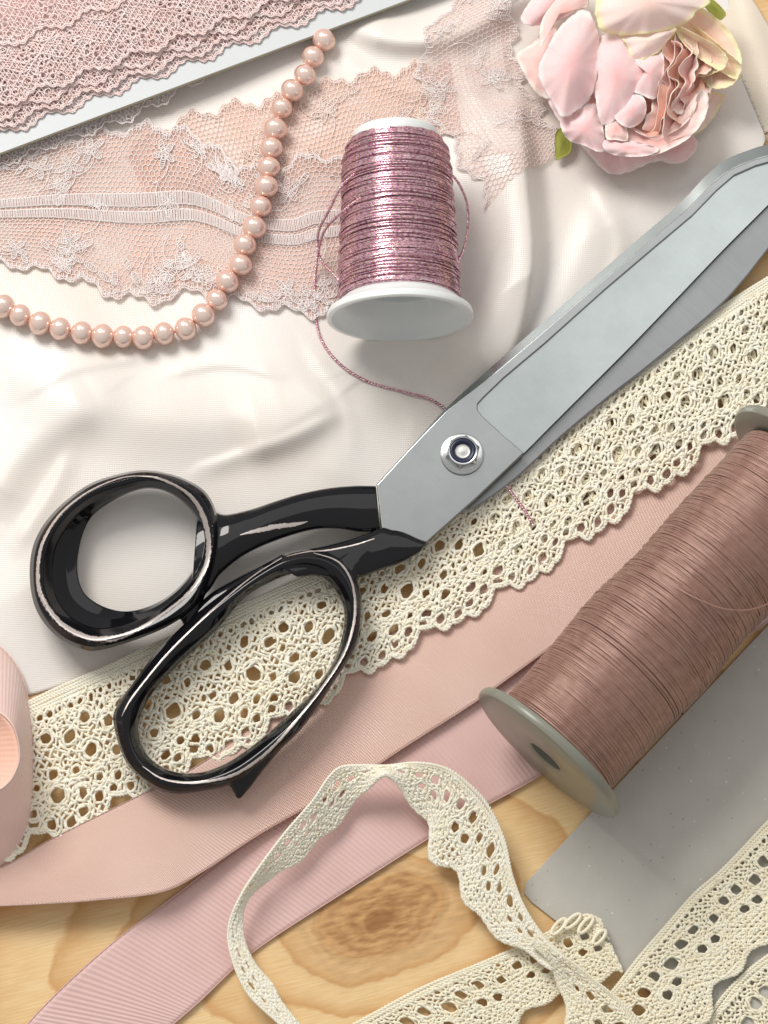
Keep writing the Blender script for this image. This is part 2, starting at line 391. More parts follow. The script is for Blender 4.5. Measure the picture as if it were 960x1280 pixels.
tag(cl, 'cream satin cloth lying in soft folds under the spool, pearls and scissors', 'cloth')
# frayed cut edge of the cloth on the right
fr = []
for i in range(120):
    t = i/119; a = np.array([925, 95])*(1-t)+np.array([957, 175])*t
    l = random.uniform(1, 5); fr.append(np.array([W(a[0], a[1], .1), W(a[0]+l, a[1]+random.uniform(-2, 2), .07)]).reshape(2, 3))
tube_obj('frayed_edge', fr, .006, M_CLOTH, cl, 3, stuff=True)
# lower ivory layer at the top right
us = np.linspace(860, 1120, 60); vs = np.linspace(0, 1, 60); U, Vv = np.meshgrid(us, vs, indexing='ij')
top = np.interp(U, [860, 925, 945, 965, 1120], [-120, -20, 5, 40, 150])
bot = np.interp(U, [860, 960, 1120], [190, 165, 120])
PYg = top+(bot-top)*Vv
zz = .06+.12*np.exp(-((U-930)**2+(PYg-30)**2)/1800)+.09*np.exp(-((U-965-(PYg-100)*.3)/14)**2)
c2 = mesh('satin_cloth', W(U, PYg, zz).reshape(-1, 3), grid_faces(60, 60), M_CLOTH2)
mo = c2.modifiers.new('thick', 'SOLIDIFY'); mo.thickness = .03; mo.offset = 1
tag(c2, 'small ivory fabric layer behind the flower at the right border', 'cloth')

# ------------------------------------------------------------------ loft surfaces
class Loft:
    """surface between two edge lines given as (px,py,z) rows"""
    def __init__(s, A, B, n=400, bow=0.0):
        A = np.asarray(A, float); B = np.asarray(B, float)
        a = W(A[:, 0], A[:, 1], A[:, 2]); b = W(B[:, 0], B[:, 1], B[:, 2])
        # same parameter for both edges
        Q = np.hstack([a, b]); Qr = cr_param(Q, n); s.a, s.b = Qr[:, :3], Qr[:, 3:]
        mid = (s.a+s.b)/2; d = np.linalg.norm(np.diff(mid, axis=0), axis=1); s.s = np.r_[0, np.cumsum(d)]
        s.L = s.s[-1]; s.bow = bow; s.wd = float(np.mean(np.linalg.norm(s.a-s.b, axis=1)))
    def ab(s, u):
        return (np.stack([np.interp(u, s.s, s.a[:, k]) for k in range(3)], -1), np.stack([np.interp(u, s.s, s.b[:, k]) for k in range(3)], -1))
    def __call__(s, u, v, off=0.0):
        """u in cm along, v 0..1 across, off along the normal"""
        a, b = s.ab(u); e = .05
        a1, b1 = s.ab(np.clip(u+e, 0, s.L)); a0, b0 = s.ab(np.clip(u-e, 0, s.L))
        v = np.asarray(v)[..., None]
        p = a+(b-a)*v; tu = (a1+(b1-a1)*v)-(a0+(b0-a0)*v); N = np.cross(b-a, tu); N /= np.linalg.norm(N, axis=-1, keepdims=True)+1e-9
        o = np.asarray(off)[..., None]+s.bow*(4*v*(1-v))
        return p+N*o, N
def cr_param(Q, n):
    """Catmull-Rom by mean chord of the stacked edges"""
    Q2 = np.vstack([2*Q[0]-Q[1], Q, 2*Q[-1]-Q[-2]]); out = []; t = np.linspace(0, 1, 24, endpoint=False)[:, None]
    for i in range(1, len(Q2)-2):
        a, b, c, d = Q2[i-1], Q2[i], Q2[i+1], Q2[i+2]
        out.append(.5*((2*b)+(-a+c)*t+(2*a-5*b+4*c-d)*t**2+(-a+3*b-3*c+d)*t**3))
    out = np.vstack(out+[Q2[-2][None]])
    m = (out[:, :3]+out[:, 3:])/2; s = np.r_[0, np.cumsum(np.linalg.norm(np.diff(m, axis=0), axis=1)+1e-6)]
    q = np.linspace(0, s[-1], n)
    return np.stack([np.interp(q, s, out[:, k]) for k in range(6)], -1)
def ribbon(name, lf, mat, label=None, cat='ribbon', rib=0.0, pitch=6*PX, th=.012, nv=24, parent=None, wob=0.0, selv=True, flip=1):
    nu = int(lf.L/(pitch/6)) if rib else int(lf.L/.08)
    u = np.linspace(0, lf.L, nu); v = np.linspace(0, 1, nv); U, Vv = np.meshgrid(u, v, indexing='ij')
    off = np.zeros_like(U)
    if rib: off = rib*np.sin(2*np.pi*U/pitch)*np.clip(np.minimum(Vv, 1-Vv)*nv*1.2, 0, 1)
    if wob: off = off+wob*fbm(U, Vv*3, 5, 2, .6)
    P, N = lf(U, Vv, off*flip)
    uv = np.stack([U, Vv*lf.wd], -1).reshape(-1, 2)
    o = mesh(name, P.reshape(-1, 3), grid_faces(nu, nv), mat, parent, uv=uv)
    m = o.modifiers.new('thick', 'SOLIDIFY'); m.thickness = th; m.offset = 1
    if label: tag(o, label, cat)
    if selv:
        pl, nl = [], []
        for ve in (0.004, .996):
            uu = np.arange(0, lf.L, .05); q, nn = lf(uu, np.full(len(uu), ve), .004+.006*np.sin(uu*2*np.pi/.14)+(wob*fbm(uu, ve*3+0*uu, 5, 2, .6) if wob else 0))
            pl.append(q); nl.append(nn)
        tube_obj('selvedge', pl, .017, mat, o, 5, nl)
    return o

# ------------------------------------------------------------------ lace (u along, v across, both in photo pixels here)
def split(mask, *arrs):
    idx = np.nonzero(np.diff(np.r_[0, mask.astype(int), 0]))[0]
    for a, b in zip(idx[::2], idx[1::2]):
        if b-a >= 3: yield [x[a:b] for x in arrs]
def lace_threads(L, Wd, holes, fams, edge, step=2.3, amp=1.0, seed=1, jit=.6, v0=0.0):
    """fams: (angle deg, spacing, vlo, vhi); holes: (u,v,ru,rv). returns list of (u,v,w)"""
    out = []; H = np.array(holes, float).reshape(-1, 4); g = np.random.default_rng(seed)
    for fi, (ang, sp, vlo, vhi) in enumerate(fams):
        a = math.radians(ang); t = np.array([math.cos(a), math.sin(a)]); n = np.array([-t[1], t[0]])
        rt = 1/np.sqrt((t[0]/H[:, 2])**2+(t[1]/H[:, 3])**2) if len(H) else None
        rn = 1/np.sqrt((n[0]/H[:, 2])**2+(n[1]/H[:, 3])**2) if len(H) else None
        cors = np.array([[0, 0], [L, 0], [0, Wd], [L, Wd]]); so = cors@n; sa = cors@t
        offs = np.arange(so.min(), so.max(), sp)+g.uniform(-.3, .3)
        for oi, o in enumerate(offs):
            o = o+g.uniform(-.12, .12)*sp; x = np.arange(sa.min(), sa.max(), step)
            P = o*n+x[:, None]*t
            m = (P[:, 0] > 0) & (P[:, 0] < L) & (P[:, 1] > vlo) & (P[:, 1] < vhi)
            if m.sum() < 4: continue
            lo, hi = np.nonzero(m)[0][[0, -1]]; P = P[lo:hi+1]; x = x[lo:hi+1]
            dl = np.zeros(len(x))
            if len(H):
                ho, ht = H[:, :2]@n, H[:, :2]@t; s0 = o-ho
                b = rn*2.1+2.0
                k = (np.abs(s0) < b) & (ht > x[0]-20) & (ht < x[-1]+20)
                for q in np.nonzero(k)[0]:
                    xx = (x-ht[q])/(rt[q]*1.25)
                    h = rn[q]*np.clip(1-np.abs(xx), 0, 1)**.62
                    sg = 1 if s0[q] >= 0 else -1
                    dl += sg*(h+abs(s0[q])*(1-h/b[q]))-s0[q]
            P = P+dl[:, None]*n
            P = P+jit*np.stack([fbm(P[:, 0]/9, P[:, 1]/9, seed+3, 1), fbm(P[:, 0]/9, P[:, 1]/9, seed+9, 1)], -1)
            wv = amp*np.sin(np.pi*x/sp+np.pi*oi+fi*1.7)+g.uniform(-.25, .25)*amp
            ok = (P[:, 1] < edge(P[:, 0])-1.0) & (P[:, 1] > v0)
            for uu, vv, ww in split(ok, P[:, 0], P[:, 1], wv): out.append((uu, vv, ww))
    return out
def along(L, f, step=2.0, w=None, amp=.9, per=9.0, ph=0.0, side=1.4):
    """two plied strands following v=f(u)"""
    u = np.arange(0, L, step); v = f(u); r = []
    for k in (0, math.pi):
        r.append((u+0*v, v+side*np.sin(2*np.pi*u/per+k+ph), amp*np.cos(2*np.pi*u/per+k+ph)+(w or 0)))
    return r
def rims(holes, dr=1.2, w=.8):
    r = []
    for (hu, hv, a, b) in holes:
        if w > .7 and math.sin(hu*12.9+hv*7.1) > .35: continue
        t0 = hu*1.3+hv; t = t0+np.linspace(0, 2*np.pi*(.72+.3*math.sin(hu*3)), 20); q = 1+.10*np.sin(3*t+hu)+.07*np.sin(4*t+hv)
        r.append((hu+(a+dr)*q*np.cos(t), hv+(b+dr)*q*np.sin(t), w+1.1*np.sin(4*t+hu)))
    return r
def to3d(lf, th, off=0.0, scale_v=None):
    """(u,v,w) px threads mapped on the loft; v is px of the real width scale_v"""
    P, N = [], []
    for u, v, w in th:
        p, n = lf(np.clip(u*PX, 0, lf.L), v/scale_v, off+w*PX*1.0); P.append(p); N.append(n)
    return P, N
def clean(th, L):
    o = []
    for u, v, w in th:
        for q in split((u > 0) & (u < L), u, v, w): o.append(tuple(q))
    return o
def cotton_lace(name, lf, mat, Wd, label, group=None, seed=1, rad=1.75, period=107, kind='wide', off=0.0, flip=False, ramp=1.6, end_cut=0):
    L = lf.L/PX; g = np.random.default_rng(seed); holes = []; rim = []
    if kind == 'wide':
        sc = Wd/165
        for k in range(-1, int(L/period)+2):
            c = k*period
            for j in range(8): holes.append((c+j*13.4+3, 25*sc+g.uniform(-1, 1), 3.0, 4.0))
            big = [(c+2, 50, 9, 7), (c+56, 47, 7, 6), (c+30, 62, 6, 8), (c+84, 60, 6.5, 8), (c+56, 84, 9, 8), (c+2, 88, 6, 6), (c+29, 98, 6, 5), (c+84, 98, 6, 5), (c+2, 114, 9.5, 8),
                   (c+56, 116, 5.5, 5), (c+34, 124, 7, 6), (c+76, 124, 7, 6)]
            for (a, b, r1, r2) in big:
                q = (a+g.uniform(-2.5, 2.5), b*sc+g.uniform(-2, 2), r1*g.uniform(.75, 1.35), r2*g.uniform(.75, 1.25)); holes.append(q); rim.append(q)
            for _ in range(16):
                q = (c+g.uniform(0, period), g.uniform(36, 130)*sc); 
                if all((q[0]-h[0])**2+(q[1]-h[1])**2 > (h[2]+8)**2 for h in holes[-70:]): holes.append((q[0], q[1], g.uniform(2.0, 3.6), g.uniform(2.0, 3.4)))
            for (a, b) in ((9, 147), (29, 143), (49, 135), (70, 134), (91, 141)):
                q = (c+a+g.uniform(-1.5, 1.5), b*sc, 7.2*g.uniform(.85, 1.1), 5.0); holes.append(q); rim.append(q)
        saw = lambda u: 2.6*np.abs(np.sin(np.pi*u/21.4))
        edge = lambda u: (151+7*np.cos(2*np.pi*(u-20)/period)+5*np.cos(4*np.pi*(u+10)/period))*sc+saw(u)*2.2
        fams = [(50, 7.6, 15, Wd), (-50, 7.6, 15, Wd), (4, 6.5, 15, 38*sc), (-3, 6.5, 98*sc, 132*sc), (24, 11, 40, 110*sc), (90, 13, 0, Wd*.3)]
        heads = [2, 5.4, 9, 13, 17]
    else:
        for k in range(-1, int(L/period)+2):
            c = k*period
            n1 = int(round(period/12))
            for j in range(n1): holes.append((c+(j+.5)*period/n1, Wd*.12, 2.6, 2.2))
            for j in range(3):
                q = (c+(j+.5)*period/3+g.uniform(-1.5, 1.5), Wd*(.30+.05*math.cos(2*math.pi*(j-1)/3)), 5.4*g.uniform(.8, 1.2), 7.6*Wd/75); holes.append(q); rim.append(q)
            for j in (0, 1):
                q = (c+period*(.08+.28*j)-period*.1, Wd*(.50+.02*j), 7.0, 4.6*Wd/75); holes.append(q); rim.append(q)
            for _ in range(14):
                q = (c+g.uniform(0, period), g.uniform(.5, .85)*Wd); holes.append((q[0], q[1], 1.7, 1.5))
            for j in range(4): holes.append((c+(j+.5)*period/4, Wd*.86+3*math.cos(2*math.pi*(j+.5)/4), 2.4, 1.9))
        edge = lambda u: Wd*.93+Wd*.055*np.cos(2*np.pi*u/period)+1.2*np.abs(np.sin(np.pi*u/(period/6)))
        fams = [(42, 5.0, 4, Wd), (-42, 5.0, 4, Wd), (0, 5.0, Wd*.4, Wd*.97), (90, 6.5, Wd*.42, Wd)]
        heads = [1.5, 5, 8.5]
    root = thing(name, None, label, 'lace trim', group)
    th = clean(lace_threads(L, Wd, holes, fams, edge, amp=1.7, seed=seed, jit=1.1, v0=heads[-1]-3), L)
    P, N = to3d(lf, th, off, Wd)
    tube_obj('woven_ground', P, rad*PX, mat, root, 5, N, stuff=True)
    hd = []
    for i, h in enumerate(heads): hd += along(L, lambda u, h=h: h+.4*np.sin(u/17+h), per=7.5, ph=i, side=1.3)
    P, N = to3d(lf, clean(hd, L), off, Wd); tube_obj('header_braid', P, rad*PX*.95, mat, root, 5, N)
    ed = []
    for i, d in enumerate((1.0, 3.6)): ed += along(L, lambda u, d=d: edge(u)-d, per=8, ph=i*1.3, side=1.2)
    P, N = to3d(lf, clean(ed, L), off, Wd); tube_obj('scalloped_edge', P, rad*PX, mat, root, 5, N)
    P, N = to3d(lf, clean(rims(rim), L), off, Wd); tube_obj('eyelet_rim', P, rad*PX*.95, mat, root, 5, N, stuff=True)
    return root

# ------------------------------------------------------------------ ribbons and cardboard
# grey cardboard
def board(name, poly, z, th, mat, label, cat='cardboard', bev=.02):
    bm = bmesh.new(); pts = W(np.array([p[0] for p in poly]), np.array([p[1] for p in poly]), z)
    vs_ = [bm.verts.new(p) for p in pts]; f = bm.faces.new(vs_)
    if f.normal.z < 0: f.normal_flip()
    r = bmesh.ops.extrude_face_region(bm, geom=[f]); bmesh.ops.translate(bm, vec=(0, 0, th), verts=[v for v in r['geom'] if isinstance(v, bmesh.types.BMVert)])
    bmesh.ops.recalc_face_normals(bm, faces=bm.faces)
    me = bpy.data.meshes.new(name); bm.to_mesh(me); bm.free(); me.materials.append(mat)
    o = bpy.data.objects.new(name, me); COL.objects.link(o)
    b = o.modifiers.new('bevel', 'BEVEL'); b.width = bev; b.segments = 2; b.limit_method = 'ANGLE'
    if label: tag(o, label, cat)
    return o
board('cardboard_sheet', [(657, 1104), (735, 1020), (980, 760), (1200, 900), (1060, 1330), (880, 1300), (790, 1222), (772, 1212), (664, 1128), (655, 1117)], .01, .09, M_CARD,
      'grey speckled cardboard sheet with a rounded corner under the brown thread spool')

# grosgrain ribbon under everything
G = Loft([(10, 1312, .06), (50, 1262, .1), (130, 1187, .12), (220, 1118, .1), (326, 1036, .1), (462, 938, .1), (590, 856, .12), (688, 796, .14), (788, 728, .14), (888, 656, .12), (988, 586, .12)],
         [(150, 1352, .06), (205, 1292, .12), (250, 1252, .14), (320, 1188, .1), (430, 1116, .1), (560, 1034, .12), (675, 970, .12), (790, 892, .14), (880, 832, .14), (980, 764, .14), (1080, 690, .12)], 900)
ribbon('grosgrain_ribbon', G, M_GROS, 'flat dusty pink ribbed ribbon running diagonally below the peach satin ribbon', rib=.009, nv=20)
# peach satin ribbon
S_T = [(-60, 1102, .52), (0, 1084, .52), (60, 1050, .53), (120, 1020, .54), (185, 988, .52), (250, 955, .48), (320, 905, .30), (400, 850, .26), (520, 772, .22), (640, 690, .22), (760, 612, .22), (880, 540, .22), (1000, 470, .22)]
S_B = [(-60, 1136, .75), (0, 1133, .78), (60, 1130, .82), (120, 1126, .85), (200, 1116, .80), (250, 1092, .62), (330, 1040, .38), (430, 984, .32), (510, 932, .32), (600, 874, .34), (710, 795, .36), (850, 700, .34), (980, 610, .3)]
SL = Loft(S_T, S_B, 700, bow=.05)
ribbon('satin_ribbon', SL, M_SATIN, 'wide peach satin ribbon crossing from lower left to right beneath the cream lace', nv=30, wob=.055, flip=1)

# rolled ribbon at the left border
RO = [(-90, 770, .3), (-30, 792, .3), (0, 808, .3), (24, 838, .3), (38, 888, .3), (43, 960, .3), (38, 1030, .3), (20, 1067, .3), (-5, 1090, .3), (-60, 1120, .3)]
RI = [(-60, 880, 2.6), (-25, 885, 2.5), (0, 892, 2.4), (16, 908, 2.4), (23, 930, 2.4), (24, 948, 2.4), (20, 962, 2.4), (12, 976, 2.4), (-4, 988, 2.4), (-50, 1005, 2.4)]
rr = Loft(RO, RI, 400)
rroot = ribbon('rolled_ribbon', rr, M_GROS2, 'loosely rolled salmon grosgrain ribbon standing at the left border', rib=.004, pitch=6*PX, nv=20, selv=True)
M_GROS3 = m_gros('apricot_grosgrain', (.90, .52, .40), (.92, .60, .48))
ri = Loft([(x-1, y+1, z-.02) for x, y, z in RI], [(x-70, 900+(y-885)*.78, z-1.4) for x, y, z in RI], 300)
ribbon('inner_turn', ri, M_GROS3, rib=.004, pitch=6*PX, nv=16, parent=rroot, selv=False)

# ------------------------------------------------------------------ wide cotton lace
def zl(px, py): return .40+.05*fbm(np.array(px)/90., np.array(py)/90., 11, 2)
A_ = [(-60, 925), (30, 878), (110, 842), (190, 805), (330, 742), (450, 690), (560, 628), (640, 566), (720, 510), (800, 452), (880, 396), (960, 345), (1060, 285)]
B_ = [(-20, 1090), (60, 1062), (140, 1022), (220, 985), (330, 930), (430, 868), (520, 812), (600, 772), (660, 735), (740, 678), (830, 615), (920, 552), (990, 500), (1090, 430)]
# same number of stations
A_s = cr(A_, 13); B_s = cr(B_, 13)
LW = Loft([(x, y, float(zl(x, y))) for x, y in A_s], [(x, y, float(zl(x, y))+.02) for x, y in B_s], 900, bow=.03)
cotton_lace('crochet_lace', LW, M_CREAM, 165, 'wide cream crocheted cotton lace with scalloped edge under the scissors', seed=3)
# a second layer of it, folded beneath on the right half
A2 = cr([(590, 640), (680, 560), (780, 480), (880, 405), (980, 345), (1080, 290)], 8); B2 = cr([(640, 725), (730, 650), (820, 590), (900, 545), (990, 480), (1090, 410)], 8)
L2 = Loft([(x, y, .30) for x, y in A2], [(x, y, .30) for x, y in B2], 400)
cotton_lace('crochet_lace', L2, M_CREAM2, 120, 'lower cream lace layer showing through the holes of the wide lace at right', seed=8, kind='wide', rad=1.6)

# ------------------------------------------------------------------ narrow lace at the bottom
LB = Loft([(380, 1322, .15), (440, 1280, .15), (536, 1230, .18), (641, 1186, .24), (690, 1162, .35), (730, 1143, .45), (752, 1150, .45)],
          [(480, 1420, .15), (560, 1356, .15), (625, 1305, .18), (682, 1256, .24), (728, 1238, .35), (768, 1222, .42), (782, 1224, .42)], 300)
cotton_lace('narrow_lace', LB, M_CREAM2, 88, 'narrow ecru lace end lying on the wood beneath the looped lace', 'narrow ecru laces', seed=21, kind='narrow', period=66, rad=1.55)
LC = Loft([(700, 1330, .35), (745, 1262, .40), (775, 1225, .42), (810, 1182, .36), (862, 1122, .32), (900, 1088, .32), (962, 1024, .32), (1030, 960, .32)],
          [(800, 1400, .3), (850, 1330, .34), (885, 1280, .38), (905, 1235, .36), (950, 1196, .32), (990, 1160, .32), (1050, 1110, .32), (1110, 1050, .32)], 400)
cotton_lace('narrow_lace', LC, M_CREAM2, 105, 'ecru lace strip crossing the grey cardboard towards the right border', 'narrow ecru laces', seed=22, kind='narrow', period=70, rad=1.6)
LD = Loft([(800, 1390, .2), (860, 1310, .2), (890, 1262, .2), (930, 1215, .2), (980, 1180, .2), (1060, 1130, .2)],
          [(880, 1470, .14), (950, 1390, .14), (990, 1350, .14), (1030, 1310, .14), (1080, 1270, .14), (1150, 1210, .14)], 300)
cotton_lace('narrow_lace', LD, M_CREAM2, 100, 'ecru lace strip in the bottom right corner, lowest of the pile', 'narrow ecru laces', seed=23, kind='narrow', period=66, rad=1.6)
lb = [o for o in COL.objects if o.get('label', '').startswith('narrow ecru lace end')][0]
lp = []
for (ax_, ay_, dx_, dy_) in ((706, 1160, 16, -14), (724, 1166, 14, -16), (742, 1180, 12, -14), (690, 1168, 14, -16)):
    t = np.linspace(0, 2*np.pi, 24); u_ = (1-np.cos(t))/2; v_ = np.sin(t)*4.5
    ln_ = math.hypot(dx_, dy_); lp.append(W(ax_+dx_*u_*1.2-dy_/ln_*v_, ay_+dy_*u_*1.2+dx_/ln_*v_, .62-.1*u_))
tube_obj('tape_loop', lp, 2.3*PX, M_CREAM2, lb, 6, stuff=True)
# the loop
O1 = [(385, 1312, .9), (347, 1278, .9), (308, 1240, .9), (288, 1191, 1.0), (286, 1156, 1.25), (300, 1121, 1.7), (321, 1088, 1.9), (358, 1038, 2.0), (391, 1000, 2.05), (410, 972, 2.1), (426, 958, 2.1), (452, 956, 2.1), (483, 957, 2.1), (522, 953, 1.9), (560, 960, 1.8), (592, 984, 1.7), (614, 1012, 1.6), (632, 1051, 1.5), (641, 1095, 1.35), (656, 1134, 1.2), (680, 1170, 1.1), (706, 1196, 1.1)]
I1 = [(425, 1345, .5), (382, 1292, .5), (350, 1243, .5), (322, 1206, .5), (304, 1170, .55), (306, 1134, .6), (326, 1108, .5), (369, 1082, .45), (398, 1056, .4), (424, 1030, .4), (440, 1012, .4), (458, 990, .9), (482, 970, 1.5), (507, 1000, .9), (531, 1030, .6), (535, 1072, .5), (562, 1094, .5), (579, 1126, .5), (601, 1158, .5), (636, 1182, .6), (664, 1196, .75), (690, 1214, .9)]
O1 = [(x, y, .5+(z_-.5)*(.34 if i_ < 13 else .5)) for i_, (x, y, z_) in enumerate(O1)]; I1 = [(x, y, .5+(z_-.5)*.8) for x, y, z_ in I1]
LO = Loft(O1, I1, 900)
cotton_lace('looped_lace', LO, M_CREAM, 72, 'cream lace ribbon standing up in a large twisted loop over wood and pink ribbon', seed=31, kind='narrow', period=64, rad=1.6)
O2 = [(640, 1172, .9), (662, 1149, 1.05), (692, 1186, 1.15), (742, 1224, 1.0), (782, 1256, .9), (830, 1310, .8)]
O2 = [(668, 1158, 1.1), (692, 1186, 1.15), (720, 1206, 1.1), (745, 1226, 1.0), (782, 1256, .9), (830, 1310, .8)]
I2 = [(664, 1180, 1.0), (684, 1200, .9), (694, 1222, .7), (700, 1244, .6), (704, 1284, .55), (720, 1340, .5)]
LO2 = Loft(O2, I2, 300)
cotton_lace('looped_lace', LO2, M_CREAM2, 84, 'tail of the looped lace fanning out at the bottom border', seed=33, kind='narrow', period=64, rad=1.6)

# ------------------------------------------------------------------ sheer pink laces on the cloth
def hexnet(L, Wd, cell, edge, top, jit=.5, seed=0):
    """honeycomb net segments, as short polylines"""
    g = np.random.default_rng(seed); s = cell/math.sqrt(3); out = []
    nu = int(L/cell)+2; nv = int(Wd/(1.5*s))+2
    def ok(p): return (p[0] > 0) & (p[0] < L) & (p[1] > top(p[0])) & (p[1] < edge(p[0]))
    def jv(x, y): return np.array([x+jit*math.sin(x*1.7+y*.9), y+jit*math.sin(x*.8-y*1.3)])
    for j in range(nv):
        for i in range(nu):
            x = i*cell+(j % 2)*cell/2; y = j*1.5*s
            a = jv(x, y); b = jv(x+cell/2, y-s/2); c = jv(x-cell/2, y-s/2); d = jv(x, y+s)
            for e in (b, c, d):
                if ok(a) and ok(e):
                    out.append((np.array([a[0], e[0]]), np.array([a[1], e[1]]), np.array([0, 0.])))
    return out
def motif(cu, cv, ru, rv, ang, g, hatch=2.4):
    """leaf of hatch threads with a cord outline"""
    o = []; ca, sa = math.cos(ang), math.sin(ang)
    for t in np.arange(-ru, ru, hatch):
        h = rv*math.sqrt(max(0, 1-(t/ru)**2)); y = np.linspace(-h, h, 4); x = t+.3*np.sin(y)+g.uniform(-.4, .4)
        o.append((cu+x*ca-y*sa, cv+x*sa+y*ca, np.full(4, .7)))
    t = np.linspace(0, 6.4, 16); x, y = ru*np.cos(t), rv*np.sin(t)
    o.append((cu+x*ca-y*sa, cv+x*sa+y*ca, np.full(16, 1.1)))
    return o
def sheer_lace(name, A, B, mat, tmat, Wd, label, cell=6.6, bands=(), seed=1, scallop=(1, 1), off=.05, tul=(.06, .94), group=None, mot=.9, rad=.55):
    lf = Loft([(x, y, float(clothz(x, y))+off) for x, y in A], [(x, y, float(clothz(x, y))+off) for x, y in B], 500); L = lf.L/PX; g = np.random.default_rng(seed)
    def edge(u): return Wd-(7+6*np.sin(2*np.pi*u/62+seed)+2.5*np.sin(2*np.pi*u/21))*scallop[1]
    def topf(u): return (7+6*np.sin(2*np.pi*u/58+seed*2)+2.5*np.sin(2*np.pi*u/19))*scallop[0]
    def onc(u, v):     # drape on the cloth below
        p, n = lf(u, v); px, py = proj(p); zc = clothz(px, py)
        p[..., 2] = np.maximum(p[..., 2]*.2+.8*(zc+off), zc+.035)+.02*np.sin(px/23)*np.sin(py/19); return p, n
    root = thing(name, None, label, 'lace', group)
    us = np.linspace(0, lf.L, int(L/4)); vs = np.linspace(0, 1, 30); U, V = np.meshgrid(us, vs, indexing='ij')
    t0 = topf(U/PX)/Wd; t1 = edge(U/PX)/Wd
    P, _ = onc(U, t0+(t1-t0)*V)
    mesh('tulle', P.reshape(-1, 3), grid_faces(len(us), 30), tmat, root)
    def m3(th, lift=0.0):
        PP, NN = [], []
        for u, v, w in th:
            p, n = onc(np.clip(u*PX, 0, lf.L), v/Wd); p[:, 2] += w*PX+lift; PP.append(p)
        return PP
    net = hexnet(L, Wd, cell, edge, topf, seed=seed)
    # all net threads mapped at once
    UU = np.concatenate([t[0] for t in net]); VV = np.concatenate([t[1] for t in net]); p, _ = onc(UU*PX, VV/Wd); p[:, 2] += .02
    tube_obj('net', list(p.reshape(-1, 2, 3)), rad*PX, mat, root, 3, stuff=True)
    mo = []
    n = int(L*Wd/1500*mot)
    for _ in range(n):
        cu = g.uniform(10, L-10); side = g.random()
        if side < .5: cv = float(edge(cu))-g.uniform(10, 40)
        elif side < .8: cv = float(topf(cu))+g.uniform(10, 36)
        else: cv = g.uniform(20, Wd-20)
        a = g.uniform(0, 3.14); np_ = 5 if g.random() < .55 else 2; q_ = g.uniform(6, 9)
        for k in range(np_):
            aa = a+k*6.283/np_; mo += motif(cu+q_*1.15*math.cos(aa), cv+q_*1.15*math.sin(aa), q_, q_*.45, aa, g)
        t = np.linspace(0, 3, 14); mo.append((cu+q_*1.5*t*np.cos(a+t*.5), cv+q_*1.5*t*np.sin(a+t*.5), np.full(14, .8)))
        if g.random() < .4:
            for k in range(5):
                aa = k*1.257+a; t = np.linspace(0, 6.4, 9); mo.append((cu+5*math.cos(aa)+2.2*np.cos(t), cv+5*math.sin(aa)+2.2*np.sin(t), np.full(9, 1.0)))
    mo = [m for m in clean(mo, L) if (m[1] < edge(m[0])).all() and (m[1] > topf(m[0])).all()]
    tube_obj('flower_motif', m3(mo, .02), rad*1.25*PX, mat, root, 3, stuff=True)
    ed = []
    for f, s_ in ((edge, -1), (topf, 1)):
        for d in (0, 3.0): ed += along(L, lambda u, f=f, d=d: f(u)+s_*d, step=2.5, per=6.5, side=1.1, amp=.5)
        u = np.arange(0, L, 5.2)
        for x in u: vv = float(f(x)); ed.append((np.array([x, x+.4, x]), vv+s_*np.array([0, 4.0, 8.0]), np.array([.4, .6, .4])))
    tube_obj('scalloped_edge', m3(clean(ed, L), .02), rad*1.2*PX, mat, root, 3)
    for (v0, v1, amp_) in bands:
        h = []; c = lambda u: amp_*np.sin(u/90)
        for x in np.arange(0, L, 2.1): h.append((np.array([x, x, x])+g.uniform(-.3, .3), np.array([v0, (v0+v1)/2, v1])+float(c(x)), np.array([.5, 1.0, .5])))
        for vv in (v0, v1, ): h += along(L, lambda u, vv=vv: vv+c(u), step=3, per=5, side=.6, amp=.5)
        tube_obj('satin_stripe', m3(clean(h, L), .03), 0.75*PX, mat, root, 3, stuff=True)
    return root
def proj(p):
    """photo pixel of a point"""
    x, y, z = p[..., 0], p[..., 1]+DIST*st, p[..., 2]-DIST*ct
    yc = y*ct+z*st; zc = -y*st+z*ct
    return 480+FOC*x/(-zc), 640-FOC*yc/(-zc)
sheer_lace('sheer_lace', [(150, 185), (230, 140), (300, 122), (370, 112), (430, 88), (470, 84), (515, 76), (560, 68)], [(200, 270), (260, 255), (330, 240), (400, 225), (440, 215), (470, 205), (520, 188), (580, 176)],
           M_PEACHLACE, M_TULLE2, 110, 'peach sheer lace strip passing behind the top of the pearl strand', seed=4, off=.05, mot=.7)
sheer_lace('sheer_lace', [(-60, 215), (20, 190), (95, 165), (190, 150), (245, 162), (300, 200), (350, 205), (385, 188), (440, 190), (500, 200)], [(-60, 320), (10, 335), (80, 352), (170, 383), (245, 374), (320, 388), (380, 398), (410, 398), (440, 385), (500, 370)],
           M_PALELACE, M_TULLE, 200, 'pale pink sheer net lace with two satin stripes under the pearls', bands=((78, 92, 5), (98, 110, 5)), seed=2, off=.11)
sheer_lace('sheer_lace', [(590, -50), (562, 0), (520, 52), (522, 110), (548, 170), (590, 236), (604, 262)], [(640, -50), (646, 0), (650, 50), (660, 95), (684, 135), (700, 166), (706, 185)],
           M_PALELACE, M_TULLE3, 125, 'blush lace scrap hanging down between the pink spool and the flower', seed=6, off=.10, mot=.5, rad=.42)

